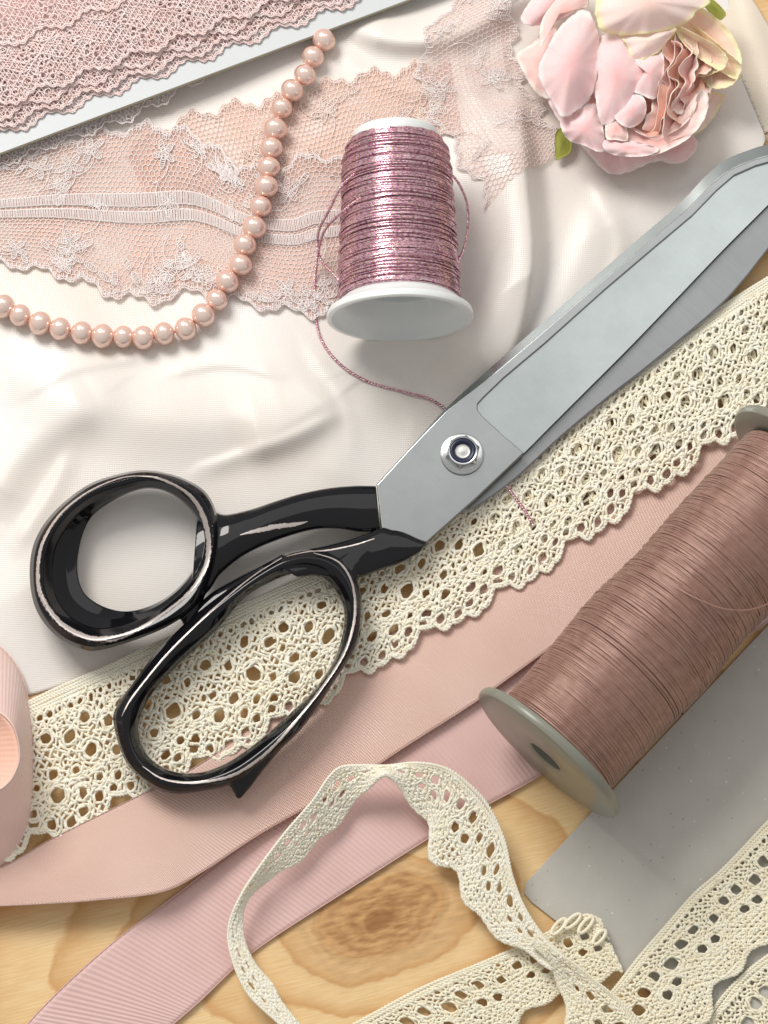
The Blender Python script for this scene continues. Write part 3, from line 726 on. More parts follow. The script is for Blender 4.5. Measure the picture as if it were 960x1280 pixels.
# ------------------------------------------------------------------ lace wound on a white card
CE0, CE1 = np.array([0., 193.]), np.array([500., 5.]); cdv = (CE1-CE0)/np.linalg.norm(CE1-CE0); cnv = np.array([cdv[1], -cdv[0]])
def cp(s, o): q = CE0+cdv*s+cnv*o; return (float(q[0]), float(q[1]))
card = board('lace_card', [cp(-200, 0), cp(640, 0), cp(640, 420), cp(-200, 420)], .72, .08, M_WHITECARD, 'white card wound with dusty pink lace in the top left corner', 'lace card', .015)
M_GOLDEDGE = plain('card_core', (.42, .36, .22), .7)
tube_obj('card_edge', [np.array([W(*cp(-200, 0), .745), W(*cp(640, 0), .745)])], .022, M_GOLDEDGE, card, 6)
def card_strip(o0, o1, z, seed, name='wound_lace', par=card, zz=.12, dens=1.0):
    A = [cp(s, o1) for s in np.linspace(-190, 620, 9)]; B = [cp(s, o0) for s in np.linspace(-190, 620, 9)]
    g = np.random.default_rng(seed)
    lf = Loft([(x, y, z+zz+g.uniform(-.02, .02)) for x, y in A], [(x, y, z+g.uniform(-.03, .03)) for x, y in B], 300)
    L = lf.L/PX; Wd = o1-o0
    per = 64.; holes = []; rim = []
    edge = lambda u: Wd-7+5*np.sin(2*np.pi*u/per+seed)+1.6*np.sin(2*np.pi*u/13)
    for k in range(int(L/per)+1):
        c = k*per+seed*11 % per
        for j in range(int(per/11)):
            holes.append((c+j*11, Wd-20+5*math.sin(2*math.pi*(c+j*11)/per+seed), 3.2, 2.8)); rim.append(holes[-1])
            holes.append((c+j*11+5, Wd-13+5*math.sin(2*math.pi*(c+j*11)/per+seed), 1.8, 1.6))
        for (fu, fv) in ((.2, .5), (.7, .3), (.45, .72)):
            for q in range(6):
                a = q*1.047; h = (c+fu*per+7*math.cos(a), Wd*fv+7*math.sin(a), 3.1, 2.9)
                if h[1] > 6 and h[1] < Wd-10: holes.append(h); rim.append(h)
    root = bpy.data.objects.new(name, None); COL.objects.link(root); root.parent = par
    th = lace_threads(L, Wd, holes, [(72, 4.4, 0, Wd), (-38, 7.5, 0, Wd), (28, 7.5, 0, Wd)], edge, step=2.4, amp=.55, seed=seed, jit=.9)
    P, N = to3d(lf, clean(th, L), 0, Wd); tube_obj('ground', P, .75*PX, M_PINKLACE, root, 3, N, stuff=True)
    ed = []
    for d in (0, 2.2): ed += along(L, lambda u, d=d: edge(u)-d, step=2.4, per=6, side=1.1, amp=.7)
    for (sv, am, pe) in ((.35, 9, 80), (.62, 7, 55)): ed += along(L, lambda u: Wd*sv+am*np.sin(2*np.pi*u/pe+seed), step=2.4, per=6, side=.8, amp=.7, w=.8)
    ed += rims(rim, .8, .6)
    P, N = to3d(lf, clean(ed, L), 0, Wd); tube_obj('cord', P, .75*PX, M_PINKLACE, root, 3, N, stuff=True)
# packed windings under the visible turns
M_PACK = plain('packed_pink_lace', (.80, .55, .52), .9)
pk = Loft([(*cp(s, 330), 1.0) for s in np.linspace(-190, 620, 6)], [(*cp(s, 32+3*math.sin(s)), .84) for s in np.linspace(-190, 620, 6)], 200)
ribbon('packed_turns', pk, M_PACK, parent=card, selv=False, th=.02, wob=.01)
card_strip(16, 110, .84, 41); card_strip(25, 125, .93, 42); card_strip(37, 140, 1.02, 43); card_strip(50, 160, 1.12, 47, zz=.02); card_strip(118, 250, 1.18, 44); card_strip(200, 330, 1.3, 45)
# lace edge peeking out below the card
pe = Loft([(*cp(s, 40), .5) for s in np.linspace(-150, 330, 6)], [(*cp(s, -22-3*math.sin(s)), .42) for s in np.linspace(-150, 330, 6)], 200)
Lp = pe.L/PX; edp = lambda u: 56+5*np.sin(2*np.pi*u/52)+1.5*np.sin(2*np.pi*u/13)-np.clip((u-330)/6, 0, 60)
rt = thing('lace_edging', None, 'scalloped pale lace edging peeking out below the white card', 'lace')
hl = [(i*12+3., float(edp(i*12+3.))-8, 3.2, 2.6) for i in range(int(Lp/12))]
P, N = to3d(pe, clean(lace_threads(Lp, 64, hl, [(60, 5, 0, 64), (-60, 5, 0, 64)], edp, step=2.2, amp=.5, seed=51, jit=.6), Lp), 0, 64)
tube_obj('net', P, .6*PX, M_PALELACE, rt, 3, N, stuff=True)
ed = along(Lp, lambda u: edp(u), step=2.4, per=6, side=1, amp=.7)+rims(hl, .5, .5)
P, N = to3d(pe, clean(ed, Lp), 0, 64); tube_obj('cord', P, .75*PX, M_PALELACE, rt, 3, N)

# ------------------------------------------------------------------ pearl strand
BE = [(-22, 371), (4, 383), (25, 394), (50, 404), (75, 411), (102, 416), (128, 420), (154, 421), (179, 422), (205, 417), (232, 411), (254, 394), (271, 375), (284, 352), (301, 331), (306, 306), (318, 284), (326, 258), (333, 233), (336, 209), (339, 185), (344, 161), (352, 135), (365, 113), (381, 94), (391, 71), (405, 50)]
neck = thing('pearl_necklace', None, 'strand of blush pink pearl beads curving from the white card to the left border', 'necklace')
bc = []
base = None
def sphere_mesh(name, r):
    bm = bmesh.new(); bmesh.ops.create_uvsphere(bm, u_segments=32, v_segments=18, radius=r)
    for v in bm.verts:
        d = math.hypot(v.co.x, v.co.y)
        if d < r*.16: v.co.z *= .93
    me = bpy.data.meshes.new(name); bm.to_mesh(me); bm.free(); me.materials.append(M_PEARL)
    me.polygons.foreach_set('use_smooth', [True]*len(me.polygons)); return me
pm = sphere_mesh('bead', 1.0)
for i, (x, y) in enumerate(BE):
    r = PX*(14.1+[0, .5, -.4, .3, -.2][i % 5]*1.3)*1.06
    if i in (1, 26): r *= .95
    zc = float(clothz(x, y)); extra = .10 if (x > 290 and y > 90 and y < 370) else .03
    p = W(x, y, zc+extra+r); bc.append(p)
for i, p in enumerate(bc):
    q = bc[min(i+1, len(bc)-1)]-bc[max(i-1, 0)]
    r = PX*(14.1+[0, .5, -.4, .3, -.2][i % 5]*1.3)*1.06
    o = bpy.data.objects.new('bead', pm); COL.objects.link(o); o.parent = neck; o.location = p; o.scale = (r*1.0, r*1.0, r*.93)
    o.rotation_euler = Vector(q).to_track_quat('Z', 'Y').to_euler()
tube_obj('cord', [cr(np.array(bc), 300)], .035, M_CORD, neck, 6)

# ------------------------------------------------------------------ metallic pink spool
def ply_path(path, ply_r, r, pitch, normals=None, nply=2):
    """plied strands around a path (already finely sampled)"""
    T = np.gradient(path, axis=0); T /= np.linalg.norm(T, axis=1, keepdims=True)
    N = normals if normals is not None else np.tile([0, 0, 1.], (len(path), 1))
    S = np.cross(T, N); S /= np.linalg.norm(S, axis=1, keepdims=True)+1e-9; U = np.cross(S, T)
    s = np.r_[0, np.cumsum(np.linalg.norm(np.diff(path, axis=0), axis=1))]; o = []
    for k in range(nply):
        a = 2*np.pi*s/pitch+2*np.pi*k/nply
        o.append(path+ply_r*(np.cos(a)[:, None]*S+np.sin(a)[:, None]*U))
    return o
zt = float(clothz(495, 165)); zb = float(clothz(500, 388))
PA = W(495, 168, zt+1.95); PB = W(500, 399, zb+1.95)
AX = PB-PA; LA = float(np.linalg.norm(AX)); AX /= LA
spool = thing('thread_spool', None, 'white plastic spool of glittering pink and gold metallic thread lying on the cloth', 'thread spool')
prof = [(0, .0), (0, .40), (.03, .42), (.0, .8), (-.02, 1.22), (.02, 1.26), (.30, 1.27), (.34, 1.2), (.36, 1.05), (LA*.84, 1.25), (LA*.89, 1.58), (LA*.93, 1.82), (LA*.955, 1.98), (LA*.962, 2.06), (LA*.975, 2.09), (LA*.995, 2.09), (LA*1.0, 2.06), (LA*1.0, 1.95), (LA*.965, 1.88), (LA*.93, 1.66), (LA*.89, 1.42), (LA*.84, 1.15), (LA*.6, 1.05), (LA*.5, 1.0), (LA*.5, 0)]
lathe('core', prof, PA, AX, M_PLASTIC, spool, 128)
q1 = np.cross(AX, [0, 0, 1.]); q1 /= np.linalg.norm(q1); q2 = np.cross(q1, AX)      # q2 is up
def rad_at(t): return np.interp(t, [.055, .09, .15, .30, .55, .80, .87, .905], [1.26, 1.42, 1.50, 1.52, 1.60, 1.67, 1.69, 1.62])
def wind(turns, t0, t1, lift, seed, wobble=.03, ph=0.0):
    g = np.random.default_rng(seed); n = int(turns*130); a = np.linspace(0, turns*2*np.pi, n)
    t = np.interp(a, [0, turns*2*np.pi], [t0, t1])+wobble*fbm(a/5, a*0, seed, 2, 1.)*.25+.0035*np.sin(a+ph)
    t = np.clip(t, .05, .905); r = rad_at(t)+lift+.012*fbm(a*.9, a*0+seed, seed+1, 2, 1.)
    dirn = np.cos(a)[:, None]*q1+np.sin(a)[:, None]*q2
    return PA+AX*(t*LA)[:, None]+dirn*r[:, None], dirn
path, dirn = wind(76, .055, .90, 0.0, 1, .016)
path2, dirn2 = wind(56, .885, .07, .045, 2, .12)
path3, dirn3 = wind(30, .1, .86, .07, 5, .3)
pg, gg = [], []
ng, ngn = [], []
for pth, dn in ((path, dirn), (path2, dirn2), (path3, dirn3)):
    a, b = ply_path(pth, .022, .03, .15, dn); pg.append(a); gg.append(b); ng.append(dn)
tube_obj('pink_ply', pg, .026, M_PMET, spool, 4, ng, stuff=True)
tube_obj('gold_ply', gg, .024, M_GMET, spool, 4, ng, stuff=True)
M_UNDER = plain('thread_bed', (.50, .24, .32), .7)
lathe('thread_bed', [(.05*LA, 1.2)]+[(t*LA, float(rad_at(t))-.035) for t in np.linspace(.06, .885, 30)]+[(.895*LA, 1.57)], PA, AX, M_UNDER, spool, 96)
# loose ends
def loose(name, pts, par, n=500, pr=.021, mk=None):
    pts3 = np.array([W(x, y, z) for x, y, z in pts]); p = cr(pts3, n); a, b = ply_path(p, pr, 0, .17)
    tube_obj(name, [a], pr*1.25, M_PMET, par, 5); tube_obj(name, [b], pr*1.05, M_GMET, par, 5)
cz = lambda x, y, d=.06: (x, y, float(clothz(x, y))+d)
loose('loose_loop', [(452, 210, 3.3), (428, 232, 3.0), (412, 262, 2.2), (398, 292, 1.3), (400, 322, .9), (418, 345, 1.2), (434, 362, 1.8)], spool)
loose('loose_end', [(460, 240, 3.5), (432, 262, 3.1), (408, 285, 2.0), (399, 310, 1.1), cz(394, 350, .2), cz(394, 390), cz(402, 425), cz(425, 455), cz(460, 477), cz(505, 490), cz(535, 498), cz(555, 510), cz(564, 524), (585, 552, .35), (605, 575, .45), (632, 606, .62), (644, 622, .56), (656, 638, .53), (667, 657, .52)], spool, 1400)
loose('loose_loop', [(562, 215, 3.2), (575, 232, 2.9), (584, 255, 2.4), (585, 285, 2.0), (580, 310, 2.1), (572, 328, 2.5), (566, 340, 2.9)], spool)

# ------------------------------------------------------------------ brown thread spool
zb = 2.5
B0 = W(686, 941, 2.62); B1 = W(1006, 588, 2.62)
BX = B1-B0; BL = float(np.linalg.norm(BX)); BX /= BL
R = 2.47
bs = thing('thread_spool', None, 'large spool of brown rayon thread with grey flanges lying on the cardboard', 'thread spool')
fl = [(-.13, .52), (-.17, .60), (-.17, 1.2), (-.16, R-.12), (-.12, R-.03), (-.05, R), (.06, R), (.13, R-.04), (.16, R-.14), (.16, 1.0), (.16, .5)]
lathe('flange', fl+[(-.13, .52)], B0, BX, M_GREYPL, bs, 128)
lathe('flange', [(-t, r) for t, r in fl]+[(.13, .52)], B1, BX, M_GREYPL, bs, 128)
lathe('hollow_core', [(-.12, .54), (BL, .54), (BL, .4), (.6, .4), (.6, 0)], B0, BX, M_DARK, bs, 48)
e1 = np.cross(BX, [0, 0, 1.]); e1 /= np.linalg.norm(e1); e2 = np.cross(e1, BX)
def brad(t): return 1.83+.06*np.sin(np.pi*t)+.07*np.exp(-((t-.36)/.10)**2)-.05*np.exp(-((t-.55)/.1)**2)-.10*np.exp(-(t/.015)**2)-.1*np.exp(-((1-t)/.015)**2)
def bwind(turns, t0, t1, lift, seed, tilt=0.0, wob=.0):
    n = int(turns*64); a = np.linspace(0, turns*2*np.pi, n); t = np.linspace(t0, t1, n)+tilt*np.sin(a+seed)+wob*fbm(a/4, a*0, seed, 2)
    t = np.clip(t, .026, .974); r = brad(t)+lift+.004*fbm(a*.35, a*0, seed, 2)
    d = np.cos(a)[:, None]*e1+np.sin(a)[:, None]*e2
    return B0+BX*(t*BL)[:, None]+d*r[:, None], d
wl = [bwind(250, .026, .974, 0, 3, 0, .0015), bwind(110, .03, .97, .016, 4, .003, .004), bwind(16, .35, .72, .03, 6, .010, .02), bwind(8, .93, .30, .035, 9, .010, .03)]
tube_obj('winding', [x[0] for x in wl],   .029, M_BROWN, bs, 5, [x[1] for x in wl], stuff=True)
M_BBED = plain('brown_thread_bed', (.24, .115, .085), .8)
lathe('thread_bed', [(.02*BL, .5)]+[(t*BL, float(brad(t))-.02) for t in np.linspace(.022, .978, 50)]+[(.98*BL, .5)], B0, BX, M_BBED, bs, 96)
s1 = np.array([W(845, 735, 4.50), W(868, 747, 4.62), W(900, 760, 4.65), W(930, 763, 4.4), W(955, 757, 4.05), W(975, 745, 3.6)])
tube_obj('stray_thread', [cr(s1, 60)], .028, M_BROWN, bs, 5)

# ------------------------------------------------------------------ scissors
sc = thing('tailor_scissors', None, 'large closed tailor scissors with black enamel handles and steel blades', 'scissors')
Z0 = .62
def resample(P, n, closed=False): return cr(np.array(P, float), n, closed)
def strip_solid(name, lines, mat, closed_ends=True, n=160, straight=False):
    """lines: list of ([(px,py)...], z or [z..]) walked round the cross-section"""
    rows = []
    for pts, z in lines:
        pts = np.array(pts, float)
        zz = np.full(len(pts), z) if np.isscalar(z) else np.array(z, float)
        q = np.column_stack([pts, zz])
        if straight:
            s = np.r_[0, np.cumsum(np.linalg.norm(np.diff(q[:, :2], axis=0), axis=1))]; t = np.linspace(0, s[-1], n); q = np.stack([np.interp(t, s, q[:, k]) for k in range(3)], -1)
        else: q = cr(q, n)
        rows.append(W(q[:, 0], q[:, 1], q[:, 2]))
    V = np.stack(rows, 1); m = len(lines); V = V.reshape(-1, 3); F = [list(f) for f in grid_faces(n, m, closed_v=True)]
    F.append(list(range(m))[::-1]); F.append([(n-1)*m+i for i in range(m)])
    o = mesh(name, V, F, mat, sc, smooth=True)
    bm = bmesh.new(); bm.from_mesh(o.data); bmesh.ops.recalc_face_normals(bm, faces=bm.faces); bm.to_mesh(o.data); bm.free()
    o.data.set_sharp_from_angle(angle=math.radians(14))
    return o
TZ = 1.02    # top of the front blade
Oo = [(470, 606), (512, 560), (556, 512), (606, 466), (660, 419), (740, 349), (800, 297), (850, 254), (880, 222), (905, 201), (935, 188), (965, 180), (1040, 172)]
Oi = [(474, 609), (517, 565), (562, 517), (612, 471), (668, 424), (748, 355), (808, 304), (858, 262), (888, 231), (912, 212), (940, 200), (968, 193), (1040, 187)]
Rc = [(484, 614), (528, 572), (576, 526), (624, 478), (682, 427), (760, 359), (820, 309), (868, 269), (898, 238), (921, 220), (948, 208), (972, 202), (1040, 196)]
Ct = [(532, 678), (596, 622), (655, 566), (684, 537), (728, 493), (784, 437), (840, 379), (880, 337), (910, 306), (932, 284), (950, 266), (968, 248), (1040, 176)]
blade = strip_solid('front_blade', [(Oo, Z0+.22), (Oo, TZ-.14), (Oi, TZ-.03), (Rc, TZ-.055), (Ct, Z0+.27), (Ct, Z0+.23)], M_STEEL, n=220)
# pivot block
blk = [(470, 606), (512, 560), (556, 512), (577, 493), (596, 489), (597, 503), (598, 516), (606, 522), (630, 543), (655, 566), (596, 622), (533, 678), (476, 660)]
blk = [(471, 606), (512, 561), (558, 513), (612, 471), (668, 424), (748, 355), (808, 304), (858, 262), (888, 231), (912, 212), (940, 200), (968, 193), (1040, 187), (1040, 194), (970, 200), (945, 207), (918, 219), (896, 238), (866, 269), (816, 311), (756, 362), (680, 430), (630, 472), (604, 497), (597, 505), (597, 512), (603, 520), (628, 543), (655, 566), (596, 622), (533, 678), (477, 660)]
def prism(name, poly, z0, z1, mat, par, bev=.02, seg=2):
    bm = bmesh.new(); a = W(np.array([p[0] for p in poly]), np.array([p[1] for p in poly]), z1)
    f = bm.faces.new([bm.verts.new(p) for p in a]); bm.normal_update()
    if f.normal.z < 0: f.normal_flip()
    r = bmesh.ops.extrude_face_region(bm, geom=[f]); bmesh.ops.translate(bm, vec=(0, 0, z0-z1), verts=[v for v in r['geom'] if isinstance(v, bmesh.types.BMVert)])
    bmesh.ops.recalc_face_normals(bm, faces=bm.faces); me = bpy.data.meshes.new(name); bm.to_mesh(me); bm.free(); me.materials.append(mat)
    o = bpy.data.objects.new(name, me); COL.objects.link(o); o.parent = par
    if bev:
        b = o.modifiers.new('bevel', 'BEVEL'); b.width = bev; b.segments = seg; b.limit_method = 'ANGLE'; b.harden_normals = False
    return o
prism('pivot_block', blk, Z0+.2, TZ+.035, M_STEEL3, sc, .028, 3)
# rear blade
Ro = [(577, 642), (592, 636), (640, 603), (700, 548), (760, 498), (800, 467), (850, 426), (900, 383), (930, 350), (960, 312), (1040, 214)]
Rt = [(590, 618), (610, 600), (650, 562), (700, 514), (760, 455), (800, 413), (850, 361), (900, 310), (930, 280), (960, 250), (1040, 170)]
Rm = [(580, 638), (596, 631), (642, 598), (701, 544), (761, 494), (801, 463), (851, 422), (901, 379), (931, 346), (961, 308), (1040, 210)]
strip_solid('rear_blade', [(Rt, Z0-.06), (Rt, Z0+.08), (Rm, Z0+.06), (Ro, Z0+.03), (Ro, Z0-.06)], M_STEEL2, n=160)
# nut, washer, bolt
NC = W(578, 568, TZ+.035)
lathe('washer', [(0, 0), (0, .60), (.03, .62), (.07, .61), (.09, .56), (.09, 0)], NC-np.array([0, 0, .0]), (0, 0, 1), M_CHROME, sc, 64)
def hexnut():
    bm = bmesh.new(); rings = [(.46, .08), (.505, .10), (.505, .25), (.43, .33), (.36, .35)]; n = 48; vs_ = []
    for ri_, (r, z) in enumerate(rings):
        row = []
        for k in range(n):
            a = 2*math.pi*k/n; hx = r*math.cos(math.pi/6)/math.cos((a % (math.pi/3))-math.pi/6)
            rr_ = hx if ri_ in (0, 1, 2) else r
            row.append(bm.verts.new((NC[0]+rr_*math.cos(a+.3), NC[1]+rr_*math.sin(a+.3), NC[2]+z)))
        vs_.append(row)
    for i in range(len(rings)-1):
        for k in range(n): bm.faces.new([vs_[i][k], vs_[i][(k+1) % n], vs_[i+1][(k+1) % n], vs_[i+1][k]])
    me = bpy.data.meshes.new('hex_nut'); bm.to_mesh(me); bm.free(); me.materials.append(M_CHROME)
    for p in me.polygons: p.use_smooth = True
    me.set_sharp_from_angle(angle=math.radians(25))
    o = bpy.data.objects.new('hex_nut', me); COL.objects.link(o); o.parent = sc
hexnut()
lathe('nylon_ring', [(.28, .375), (.345, .375), (.37, .35), (.375, .31), (.36, .26), (.33, .235), (.25, .225)], NC, (0, 0, 1), M_NAVY, sc, 48)
lathe('nut_collar', [(.30, .44), (.37, .425), (.385, .40), (.38, .375), (.30, .36)], NC, (0, 0, 1), M_CHROME, sc, 48)
bo = lathe('bolt_end', [(.2, .25), (.29, .235), (.31, .20), (.30, .14), (.315, .08), (.31, 0)], NC, (0, 0, 1), plain('rough_bolt_end', (.62, .62, .60), .35, Metallic=.9), sc, 24)

# handles
def ring_part(outer, inner, centre, prof, n=200, m=None):
    """closed lofts from outer to inner outline; prof: (fraction inwards 0..1, z)"""
    o = resample(outer, 400, True); i = resample(inner, 400, True)
    def polar(P, c):
        # nearest direction matching by angle around the centre
        a = np.arctan2(P[:, 1]-c[1], P[:, 0]-c[0]); k = np.argsort(a); a = a[k]; r = np.hypot(*(P[k]-c).T)
        th = np.linspace(-np.pi, np.pi, n, endpoint=False)
        return np.interp(th, np.r_[a-2*np.pi, a, a+2*np.pi], np.r_[r, r, r]), th
    c = np.array(centre, float); ro, th = polar(o, c); ri_, _ = polar(i, c)
    rows = []
    for f, z in prof:
        f_ = f(th) if callable(f) else f; z_ = z(th) if callable(z) else z
        r = ro+(ri_-ro)*f_; rows.append(W(c[0]+r*np.cos(th), c[1]+r*np.sin(th), z_+0*th))
    V = np.stack(rows, 1).reshape(-1, 3); return V, grid_faces(n, len(prof), closed_u=True, closed_v=True)
def arm_part(top, bot, zc, h, n=80, m=20, ex=.75):
    a = resample(top, n); b = resample(bot, n); zc = np.interp(np.linspace(0, 1, n), np.linspace(0, 1, len(np.atleast_1d(zc))), np.atleast_1d(zc)); hh = np.interp(np.linspace(0, 1, n), np.linspace(0, 1, len(np.atleast_1d(h))), np.atleast_1d(h))
    ph = np.arange(m)*2*np.pi/m; cc = np.sign(np.cos(ph))*np.abs(np.cos(ph))**ex; ss = np.sign(np.sin(ph))*np.abs(np.sin(ph))**ex
    P = a[:, None]+(b-a)[:, None]*((1-cc)/2)[None, :, None]; Z = zc[:, None]+hh[:, None]*ss[None]
    V = W(P[..., 0], P[..., 1], Z).reshape(-1, 3); F = [list(f) for f in grid_faces(n, m, closed_v=True)]
    F += [list(range(m))[::-1], [(n-1)*m+i for i in range(m)]]
    return V, F
def merge(name, parts, vox, sm, mat):
    V = []; F = []; k = 0
    for v, f in parts:
        V.append(v); F += [[int(i)+k for i in q] for q in f]; k += len(v)
    o = mesh(name, np.vstack(V), F, mat, sc)
    bm = bmesh.new(); bm.from_mesh(o.data); bmesh.ops.recalc_face_normals(bm, faces=bm.faces); bm.to_mesh(o.data); bm.free()
    m = o.modifiers.new('join', 'REMESH'); m.mode = 'VOXEL'; m.voxel_size = vox; m.use_smooth_shade = True
    s = o.modifiers.new('soften', 'SMOOTH'); s.iterations = sm; s.factor = .5
    return o
TO = [(37, 720), (43, 677), (67, 640), (108, 607), (150, 592), (187, 588), (227, 597), (258, 616), (272, 648), (272, 690), (262, 726), (244, 758), (215, 780), (180, 796), (133, 811), (104, 812), (70, 795), (45, 762)]
TI = [(97, 700), (110, 653), (140, 627), (180, 611), (213, 617), (240, 640), (252, 667), (247, 700), (227, 730), (197, 753), (160, 764), (127, 757), (103, 737)]
# crescent: wide, hollowed inner face on the left, narrow rolled rim elsewhere
wl_ = lambda th: np.clip((np.cos(th-2.75)+.3)/1.3, 0, 1)
tp = [(0, .95), (0.0, 1.25), (lambda th: .10-.02*wl_(th), 1.55), (lambda th: .32-.12*wl_(th), lambda th: 1.72+.0*th), (lambda th: .52-.24*wl_(th), lambda th: 1.68-.03*wl_(th)), (lambda th: .75-.28*wl_(th), lambda th: 1.50-.18*wl_(th)), (lambda th: .93-.18*wl_(th), lambda th: 1.30-.22*wl_(th)), (1.0, 1.02), (1.0, .82), (.75, .66), (.3, .66), (.08, .75)]
Vt, Ft = ring_part(TO, TI, (168, 695), tp)
UA = [(246, 650), (266, 640), (283, 643), (315, 636), (345, 626), (375, 617), (410, 610), (443, 607), (470, 607)]
UB = [(238, 760), (262, 738), (276, 718), (306, 694), (345, 676), (388, 663), (420, 661), (450, 665), (475, 664)]
Va = arm_part(UA, UB, [1.1, 1.12, 1.1, .98, .92, .9], [.40, .40, .36, .30, .26, .25], ex=.85)
# tang towards the other bow
Vg = arm_part([(262, 716), (258, 740), (250, 762), (247, 785)], [(222, 740), (222, 760), (226, 775), (236, 792)], 1.05, .26)
merge('thumb_handle', [(Vt, Ft), Va, Vg], .022, 7, M_BLACK)
FO = [(142, 905), (146, 882), (169, 850), (195, 815), (232, 778), (265, 750), (300, 727), (335, 704), (362, 690), (395, 686), (425, 697), (444, 720), (453, 757), (447, 804), (420, 849), (382, 905), (345, 942), (315, 966), (290, 980), (259, 988), (217, 992), (187, 981), (157, 952)]
FI = [(176, 897), (191, 867), (225, 830), (270, 789), (307, 747), (345, 725), (375, 716), (401, 721), (420, 740), (430, 770), (420, 819), (394, 860), (364, 890), (330, 920), (289, 950), (251, 965), (214, 963), (187, 946), (174, 920)]
fp = [(0, 1.0), (.0, 1.2), (.10, 1.40), (.34, 1.56), (.56, 1.55), (.82, 1.36), (.97, 1.16), (1.0, .95), (.85, .72), (.5, .64), (.15, .76)]
Vf, Ff = ring_part(FO, FI, (300, 842), fp, n=300)
LA_ = [(335, 704), (356, 692), (385, 687), (411, 683), (443, 677), (474, 668), (478, 660), (500, 667), (530, 678)]
LA_ = [(340, 702), (370, 689), (405, 682), (440, 673), (468, 664), (498, 663), (533, 678)]
LB_ = [(372, 722), (395, 720), (425, 726), (450, 722), (478, 712), (503, 703), (524, 691)]
Vl = arm_part(LA_, LB_, [1.15, 1.1, 1.05, 1.0, .98, .95, .94], [.35, .34, .33, .32, .30, .28, .24], ex=.6)
Vl2 = arm_part([(418, 694), (450, 674), (474, 660), (490, 662), (533, 679)], [(446, 760), (448, 722), (462, 713), (498, 701), (519, 691)], [1.1, 1.02, .98, .96, .94], [.34, .32, .30, .28, .24], ex=.6)
# long thumb-side rail on the finger bow and the end tang
Vr = arm_part([(243, 765), (262, 742), (300, 720), (352, 692)], [(205, 822), (240, 790), (296, 752), (362, 700)], [1.05, 1.05, 1.08, 1.12], [.3, .3, .3, .3])
Ve = arm_part([(352, 936), (330, 962), (314, 983), (301, 998)], [(272, 975), (286, 982), (292, 990), (296, 998)], [1.1, 1.05, 1.0, .95], [.36, .3, .22, .08])
merge('finger_handle', [(Vf, Ff), Vl, Vl2, Vr, Ve], .022, 7, M_BLACK)

# pale strips that put specular highlights into colour along the crests of the bows
def m_highlight():
    s = NT('highlight_paint'); n1 = s.noise(9, 5, rough=.7)
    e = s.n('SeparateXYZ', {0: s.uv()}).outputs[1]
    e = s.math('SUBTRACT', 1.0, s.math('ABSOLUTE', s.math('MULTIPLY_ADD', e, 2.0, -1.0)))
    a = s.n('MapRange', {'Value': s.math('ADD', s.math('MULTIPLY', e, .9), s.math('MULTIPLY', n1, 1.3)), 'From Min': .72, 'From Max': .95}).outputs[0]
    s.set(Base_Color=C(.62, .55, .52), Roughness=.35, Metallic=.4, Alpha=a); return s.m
M_HIGHLIGHT = m_highlight()
thumb, finger = [o for o in sc.children if o.name.startswith('thumb_handle')][0], [o for o in sc.children if o.name.startswith('finger_handle')][0]
def highlight_strip(target, pts, closed=False, z=1.9):
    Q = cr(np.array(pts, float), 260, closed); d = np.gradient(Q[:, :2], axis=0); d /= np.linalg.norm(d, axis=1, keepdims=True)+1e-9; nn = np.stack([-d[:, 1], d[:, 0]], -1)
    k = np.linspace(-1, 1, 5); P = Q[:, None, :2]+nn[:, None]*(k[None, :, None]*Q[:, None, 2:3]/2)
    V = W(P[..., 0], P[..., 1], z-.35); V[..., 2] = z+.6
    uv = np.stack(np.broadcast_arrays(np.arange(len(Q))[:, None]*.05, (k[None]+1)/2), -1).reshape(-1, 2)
    o = mesh('painted_highlight', V.reshape(-1, 3), grid_faces(len(Q), 5, closed_u=closed), M_HIGHLIGHT, sc, uv=uv)
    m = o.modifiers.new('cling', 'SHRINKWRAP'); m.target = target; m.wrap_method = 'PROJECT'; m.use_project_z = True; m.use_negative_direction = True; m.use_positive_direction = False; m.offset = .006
highlight_strip(thumb, [(150, 599, 2), (110, 617, 3), (76, 644, 4), (54, 680, 5), (48, 715, 6), (52, 745, 7), (74, 778, 8), (106, 797, 9), (135, 800, 9), (165, 792, 6), (200, 771, 5), (236, 742, 5), (256, 712, 7), (261, 680, 8), (254, 645, 7), (236, 619, 4), (205, 602, 3), (178, 597, 2)], True)
highlight_strip(finger, [(352, 696, 1.5), (320, 716, 2.5), (288, 742, 3), (240, 786, 3), (200, 828, 3), (165, 872, 3), (152, 895, 1)])
highlight_strip(finger, [(392, 690, 1), (424, 702, 3), (441, 732, 3.5), (443, 775, 4), (428, 820, 4), (396, 868, 4), (352, 922, 4), (322, 950, 4), (288, 970, 4), (245, 978, 4), (205, 974, 3), (178, 958, 1)])
highlight_strip(thumb, [(300, 668, 1), (322, 662, 6), (345, 656, 7), (368, 652, 5), (384, 648, 1)])
highlight_strip(finger, [(358, 694, 1), (385, 688, 2), (411, 685, 2.5), (443, 678, 2), (468, 670, 1)])

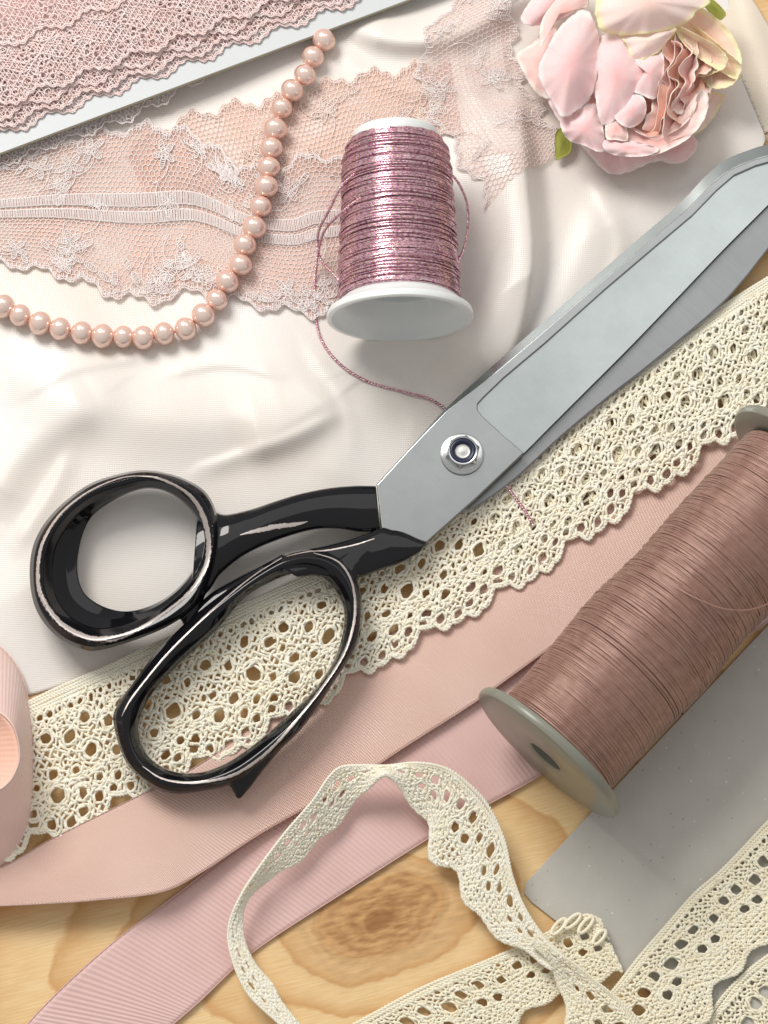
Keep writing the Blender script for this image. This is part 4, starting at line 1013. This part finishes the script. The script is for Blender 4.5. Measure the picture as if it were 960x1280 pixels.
# ------------------------------------------------------------------ artificial peony
fz = float(clothz(770, 120))
flower = thing('peony_flower', None, 'pale pink artificial peony head with cream edged petals at the top right', 'flower')
def petal(outline, zc, ze, mat, dome=.3, ruf=.10, k=7, seed=0, cup=0.0, centre=None, th=.012, name='petal', curl=.0, tilt=(0, 0)):
    """outline (px) closed; zc centre height, ze edge height (number or per-point list)"""
    O = np.array(outline, float); zl_ = np.full(len(O), ze) if np.isscalar(ze) else np.array(ze, float)
    Q = cr(np.column_stack([O, zl_*40]), 150, True); Q[:, 2] /= 40
    g = np.random.default_rng(seed); c = np.array(centre if centre else Q[:, :2].mean(0)); nr = 26; V = []; rad = []; dome = dome*.8
    th_ = np.linspace(0, 2*np.pi, len(Q), endpoint=False)
    jag = 1+.008*np.sin(th_*23+seed)+.006*np.sin(th_*41+2*seed)
    for i in range(nr+1):
        r = (i/nr); e = Q[:, :2]
        p = c+(e-c)*r*(1+(jag-1)[:, None]*r**3)
        dq = p-c; mj = np.linalg.svd(Q[:, :2]-c, full_matrices=False)[2][1]; qq = dq@mj/np.abs((Q[:, :2]-c)@mj).max()
        z = zc+(Q[:, 2]-zc)*r**1.6+dome*(.35*(1-r**2)+.75*(1-qq**2))+.05*r**9
        z = z+ruf*1.25*r**4*(np.sin(th_*(k-2)+seed)+.5*np.sin(th_*(k*1.9//1)+seed*2.1))
        z = z+.045*fbm(p[:, 0]/22+seed, p[:, 1]/22, seed, 2)*min(1, r*2)+.02*fbm(p[:, 0]/7+seed, p[:, 1]/7, seed+2, 1)*r+curl*0
        V.append(W(p[:, 0], p[:, 1], z)); rad.append(np.full(len(Q), r))
    V = np.stack(V, 0).reshape(-1, 3); n = len(Q); F = []
    A = np.arange(nr)[:, None]*n; k0 = np.arange(n)[None]; k1 = (k0+1) % n
    F = np.stack([A+k0, A+k1, A+n+k1, A+n+k0], -1).reshape(-1, 4)
    o = mesh(name, V, F, mat, flower, attr={'rad': np.concatenate(rad)})
    m = o.modifiers.new('thick', 'SOLIDIFY'); m.thickness = th; m.offset = 0
    return o
z = fz
# leaves
petal([(695, 165), (706, 160), (714, 176), (713, 190), (705, 196), (695, 199), (694, 182)], z+.35, z+.3, MP_LEAF, .03, .02, 3, 1, name='leaf')
petal([(876, 2), (886, -4), (906, 14), (905, 22), (896, 24)], z+1.2, z+1.2, MP_LEAF, .03, .02, 3, 2, name='leaf')
# under petals
petal([(870, 168), (890, 150), (905, 122), (903, 118), (860, 110), (840, 140), (850, 170)], z+.6, z+.45, MP_CREAM, .1, .05, 5, 3)
petal([(820, 170), (838, 168), (862, 168), (872, 178), (866, 194), (850, 204), (832, 203), (814, 192), (806, 180)], z+.7, z+.6, MP_PALE, .1, .05, 4, 4)
petal([(696, 140), (712, 165), (735, 192), (755, 213), (770, 218), (790, 214), (812, 204), (836, 196), (820, 165), (770, 140), (720, 125)], z+.8, z+.45, MP_PALE, .15, .10, 7, 5)
petal([(680, 112), (688, 90), (730, 100), (760, 150), (768, 190), (752, 188), (735, 180), (716, 160), (698, 150)], z+1.0, z+.7, MP_PALE, .15, .08, 6, 6)
petal([(646, 68), (650, 82), (662, 105), (675, 120), (690, 118), (700, 60), (690, 30), (668, 52), (656, 60)], z+.9, z+.6, MP_DEEP, .15, .06, 5, 7)
petal([(651, 22), (662, 32), (680, 30), (710, 20), (730, 0), (726, -30), (690, -30), (668, -5)], z+1.2, z+.9, MP_PALE, .15, .05, 5, 8)
petal([(676, 60), (682, 38), (700, 20), (720, 10), (735, 8), (732, -10), (712, -14), (690, 6), (676, 30)], z+1.7, z+1.5, MP_DEEP, .1, .04, 5, 9)
# right side cups
petal([(850, 10), (872, 8), (895, 22), (915, 44), (926, 66), (927, 84), (924, 100), (905, 92), (870, 70), (845, 40)], z+1.5, z+1.6, MP_PEACH, .0, .05, 5, 10)
petal([(858, 28), (880, 40), (908, 64), (922, 76), (927, 86), (918, 104), (902, 111), (886, 109), (878, 100), (850, 75), (842, 45)], z+1.1, [z+1.5, z+1.7, z+1.9, z+2.0, z+1.9, z+1.6, z+1.3, z+1.1, z+1.0, z+1.0, z+1.2], MP_PEACH, .0, .04, 5, 11)
petal([(846, 34), (868, 42), (896, 58), (909, 72), (907, 84), (896, 90), (876, 96), (852, 86), (838, 60)], z+1.3, [z+1.8, z+2.0, z+2.1, z+2.1, z+1.9, z+1.6, z+1.4, z+1.3, z+1.4], MP_PEACH, -.1, .05, 5, 12)
# bowl behind the ruffles
petal([(790, 60), (830, 30), (870, 40), (890, 80), (886, 125), (862, 168), (830, 190), (790, 184), (765, 160), (770, 100)], z+.75, z+1.1, MP_CORE, -.15, .05, 5, 13)
# front rim petals of the cup
petal([(757, 150), (770, 172), (790, 186), (815, 194), (838, 186), (862, 172), (880, 150), (886, 125), (880, 112), (872, 118), (868, 140), (850, 160), (828, 168), (806, 170), (786, 158), (770, 145)], z+1.35, z+1.45, MP_DEEP, .1, .05, 9, 14, centre=(822, 178))
petal([(757, 175), (775, 174), (800, 178), (824, 186), (812, 194), (790, 196), (765, 193), (754, 184)], z+1.5, z+1.45, MP_PALE, .12, .05, 5, 15)
# left outer big petals
petal([(701, 146), (716, 144), (734, 130), (748, 133), (753, 155), (757, 185), (748, 190), (730, 182), (712, 176), (702, 162)], z+1.6, z+1.3, MP_PALE, .15, .06, 6, 16)
petal([(748, 50), (765, 42), (785, 50), (797, 62), (806, 78), (812, 98), (800, 118), (790, 132), (770, 150), (752, 155), (744, 120), (742, 80)], z+1.8, z+1.45, MP_PALE, .3, .06, 7, 17)
petal([(684, 60), (695, 40), (712, 22), (730, 12), (741, 22), (749, 46), (748, 70), (746, 95), (738, 122), (722, 138), (703, 147), (690, 128), (678, 108), (673, 85)], z+2.0, z+1.5, MP_PALE, .35, .06, 7, 18)
# top petals
petal([(777, 44), (800, 42), (830, 36), (846, 36), (834, 52), (822, 66), (800, 76), (790, 74), (784, 58)], z+1.9, z+1.7, MP_CREAM, .2, .05, 5, 20)
petal([(750, 36), (744, 10), (756, -20), (800, -40), (860, -30), (888, 0), (872, 14), (862, 26), (840, 36), (810, 42), (778, 44), (762, 42)], z+2.3, z+1.9, MP_CREAM, .35, .07, 7, 19)
# inner pale lobes left of the heart
petal([(792, 76), (812, 66), (828, 66), (830, 90), (826, 112), (818, 124), (804, 120), (790, 112), (800, 98), (806, 86)], z+1.9, z+1.6, MP_PALE, .15, .05, 5, 21)
petal([(768, 142), (782, 124), (796, 118), (806, 124), (808, 138), (802, 152), (788, 160), (774, 154)], z+1.8, z+1.6, MP_PALE, .15, .04, 4, 22)
petal([(757, 156), (764, 146), (776, 148), (784, 162), (784, 176), (770, 175), (758, 173)], z+1.6, z+1.5, MP_DEEP, .1, .04, 4, 23)
# ruffled heart: upright folded sheets, (px,py) line of the top edge
def ruffle(pts, zt, zb, lean, mat, seed, name='ruffle'):
    """upright curly sheet; its foot is displaced by lean (px)"""
    T = cr(np.array(pts, float), 70); n = len(T); g = np.random.default_rng(seed); m = 12; V = []; rad = []
    s = np.linspace(0, 1, n); wig = 3.4*np.sin(s*11+seed)+1.0*np.sin(s*29+seed*2)
    d = np.gradient(T, axis=0); d /= np.linalg.norm(d, axis=1, keepdims=True); nn = np.stack([-d[:, 1], d[:, 0]], -1)
    for j in range(m):
        t = j/(m-1); p = T+nn*(wig*(1-t)**1.5)[:, None]+np.array(lean)*t**1.3+nn*(4*math.sin(t*3.0))
        z_ = zt+(zb-zt)*t-.16*np.abs(2*s-1)**3+.05*np.sin(s*13+seed)*(1-t); V.append(W(p[:, 0], p[:, 1], z_)); rad.append(np.full(n, 1-t))
    V = np.stack(V, 0).reshape(-1, 3); F = grid_faces(m, n)
    o = mesh(name, V, F, mat, flower, attr={'rad': np.concatenate(rad)}); md = o.modifiers.new('thick', 'SOLIDIFY'); md.thickness = .012; md.offset = 0
RU = [([(834, 46), (828, 70), (822, 96), (826, 120), (818, 150), (812, 164)], 2.1, (12, 2)),
      ([(846, 42), (842, 64), (834, 86), (840, 108), (832, 130), (826, 160), (832, 172)], 2.2, (8, 4)),
      ([(856, 48), (862, 66), (852, 84), (856, 100), (846, 118), (842, 136)], 2.2, (4, 4)),
      ([(838, 52), (850, 60), (846, 78), (838, 92), (846, 104), (836, 120), (838, 140), (848, 150)], 2.35, (6, 2)),
      ([(866, 50), (876, 62), (872, 78), (866, 90), (870, 104), (858, 116)], 2.0, (-4, 4)),
      ([(848, 116), (858, 130), (852, 140), (842, 136), (834, 146), (820, 172)], 1.9, (4, -4)),
      ([(782, 146), (792, 168), (810, 176), (830, 180), (852, 168), (868, 150), (876, 128), (870, 116)], 1.75, (0, -10)),
      ([(800, 160), (814, 140), (810, 122), (822, 104)], 1.9, (8, 2)),
      ([(852, 160), (862, 146), (864, 130), (876, 120), (884, 112)], 1.8, (-6, -4)),
      ([(884, 62), (892, 78), (880, 92), (872, 98)], 1.9, (-8, 0)),
      ([(806, 178), (820, 160), (842, 160), (858, 158)], 1.6, (4, -8)),
      ([(824, 60), (836, 74), (830, 92), (834, 112)], 2.05, (10, 4))]
for i, (p_, zt_, ln) in enumerate(RU): ruffle(p_, z+zt_-.3, z+1.3, (ln[0]*2.0+4, ln[1]*2.0), MP_CORE if i % 3 == 0 else MP_DEEP, i+1)
# stiff hairs (frayed threads) between the petals
M_HAIR = plain('frayed_petal_thread', (.8, .55, .45), .6); hr = []
for i in range(14):
    a = np.array([random.uniform(815, 880), random.uniform(50, 150)]); b = a+np.array([random.uniform(-16, 16), random.uniform(-22, 22)])
    hr.append(np.array([W(*a, z+1.9), W(*((a+b)/2+random.uniform(-3, 3)), z+2.15), W(*b, z+2.0)]))
tube_obj('frayed_threads', hr, .007, M_HAIR, flower, 3, stuff=True)
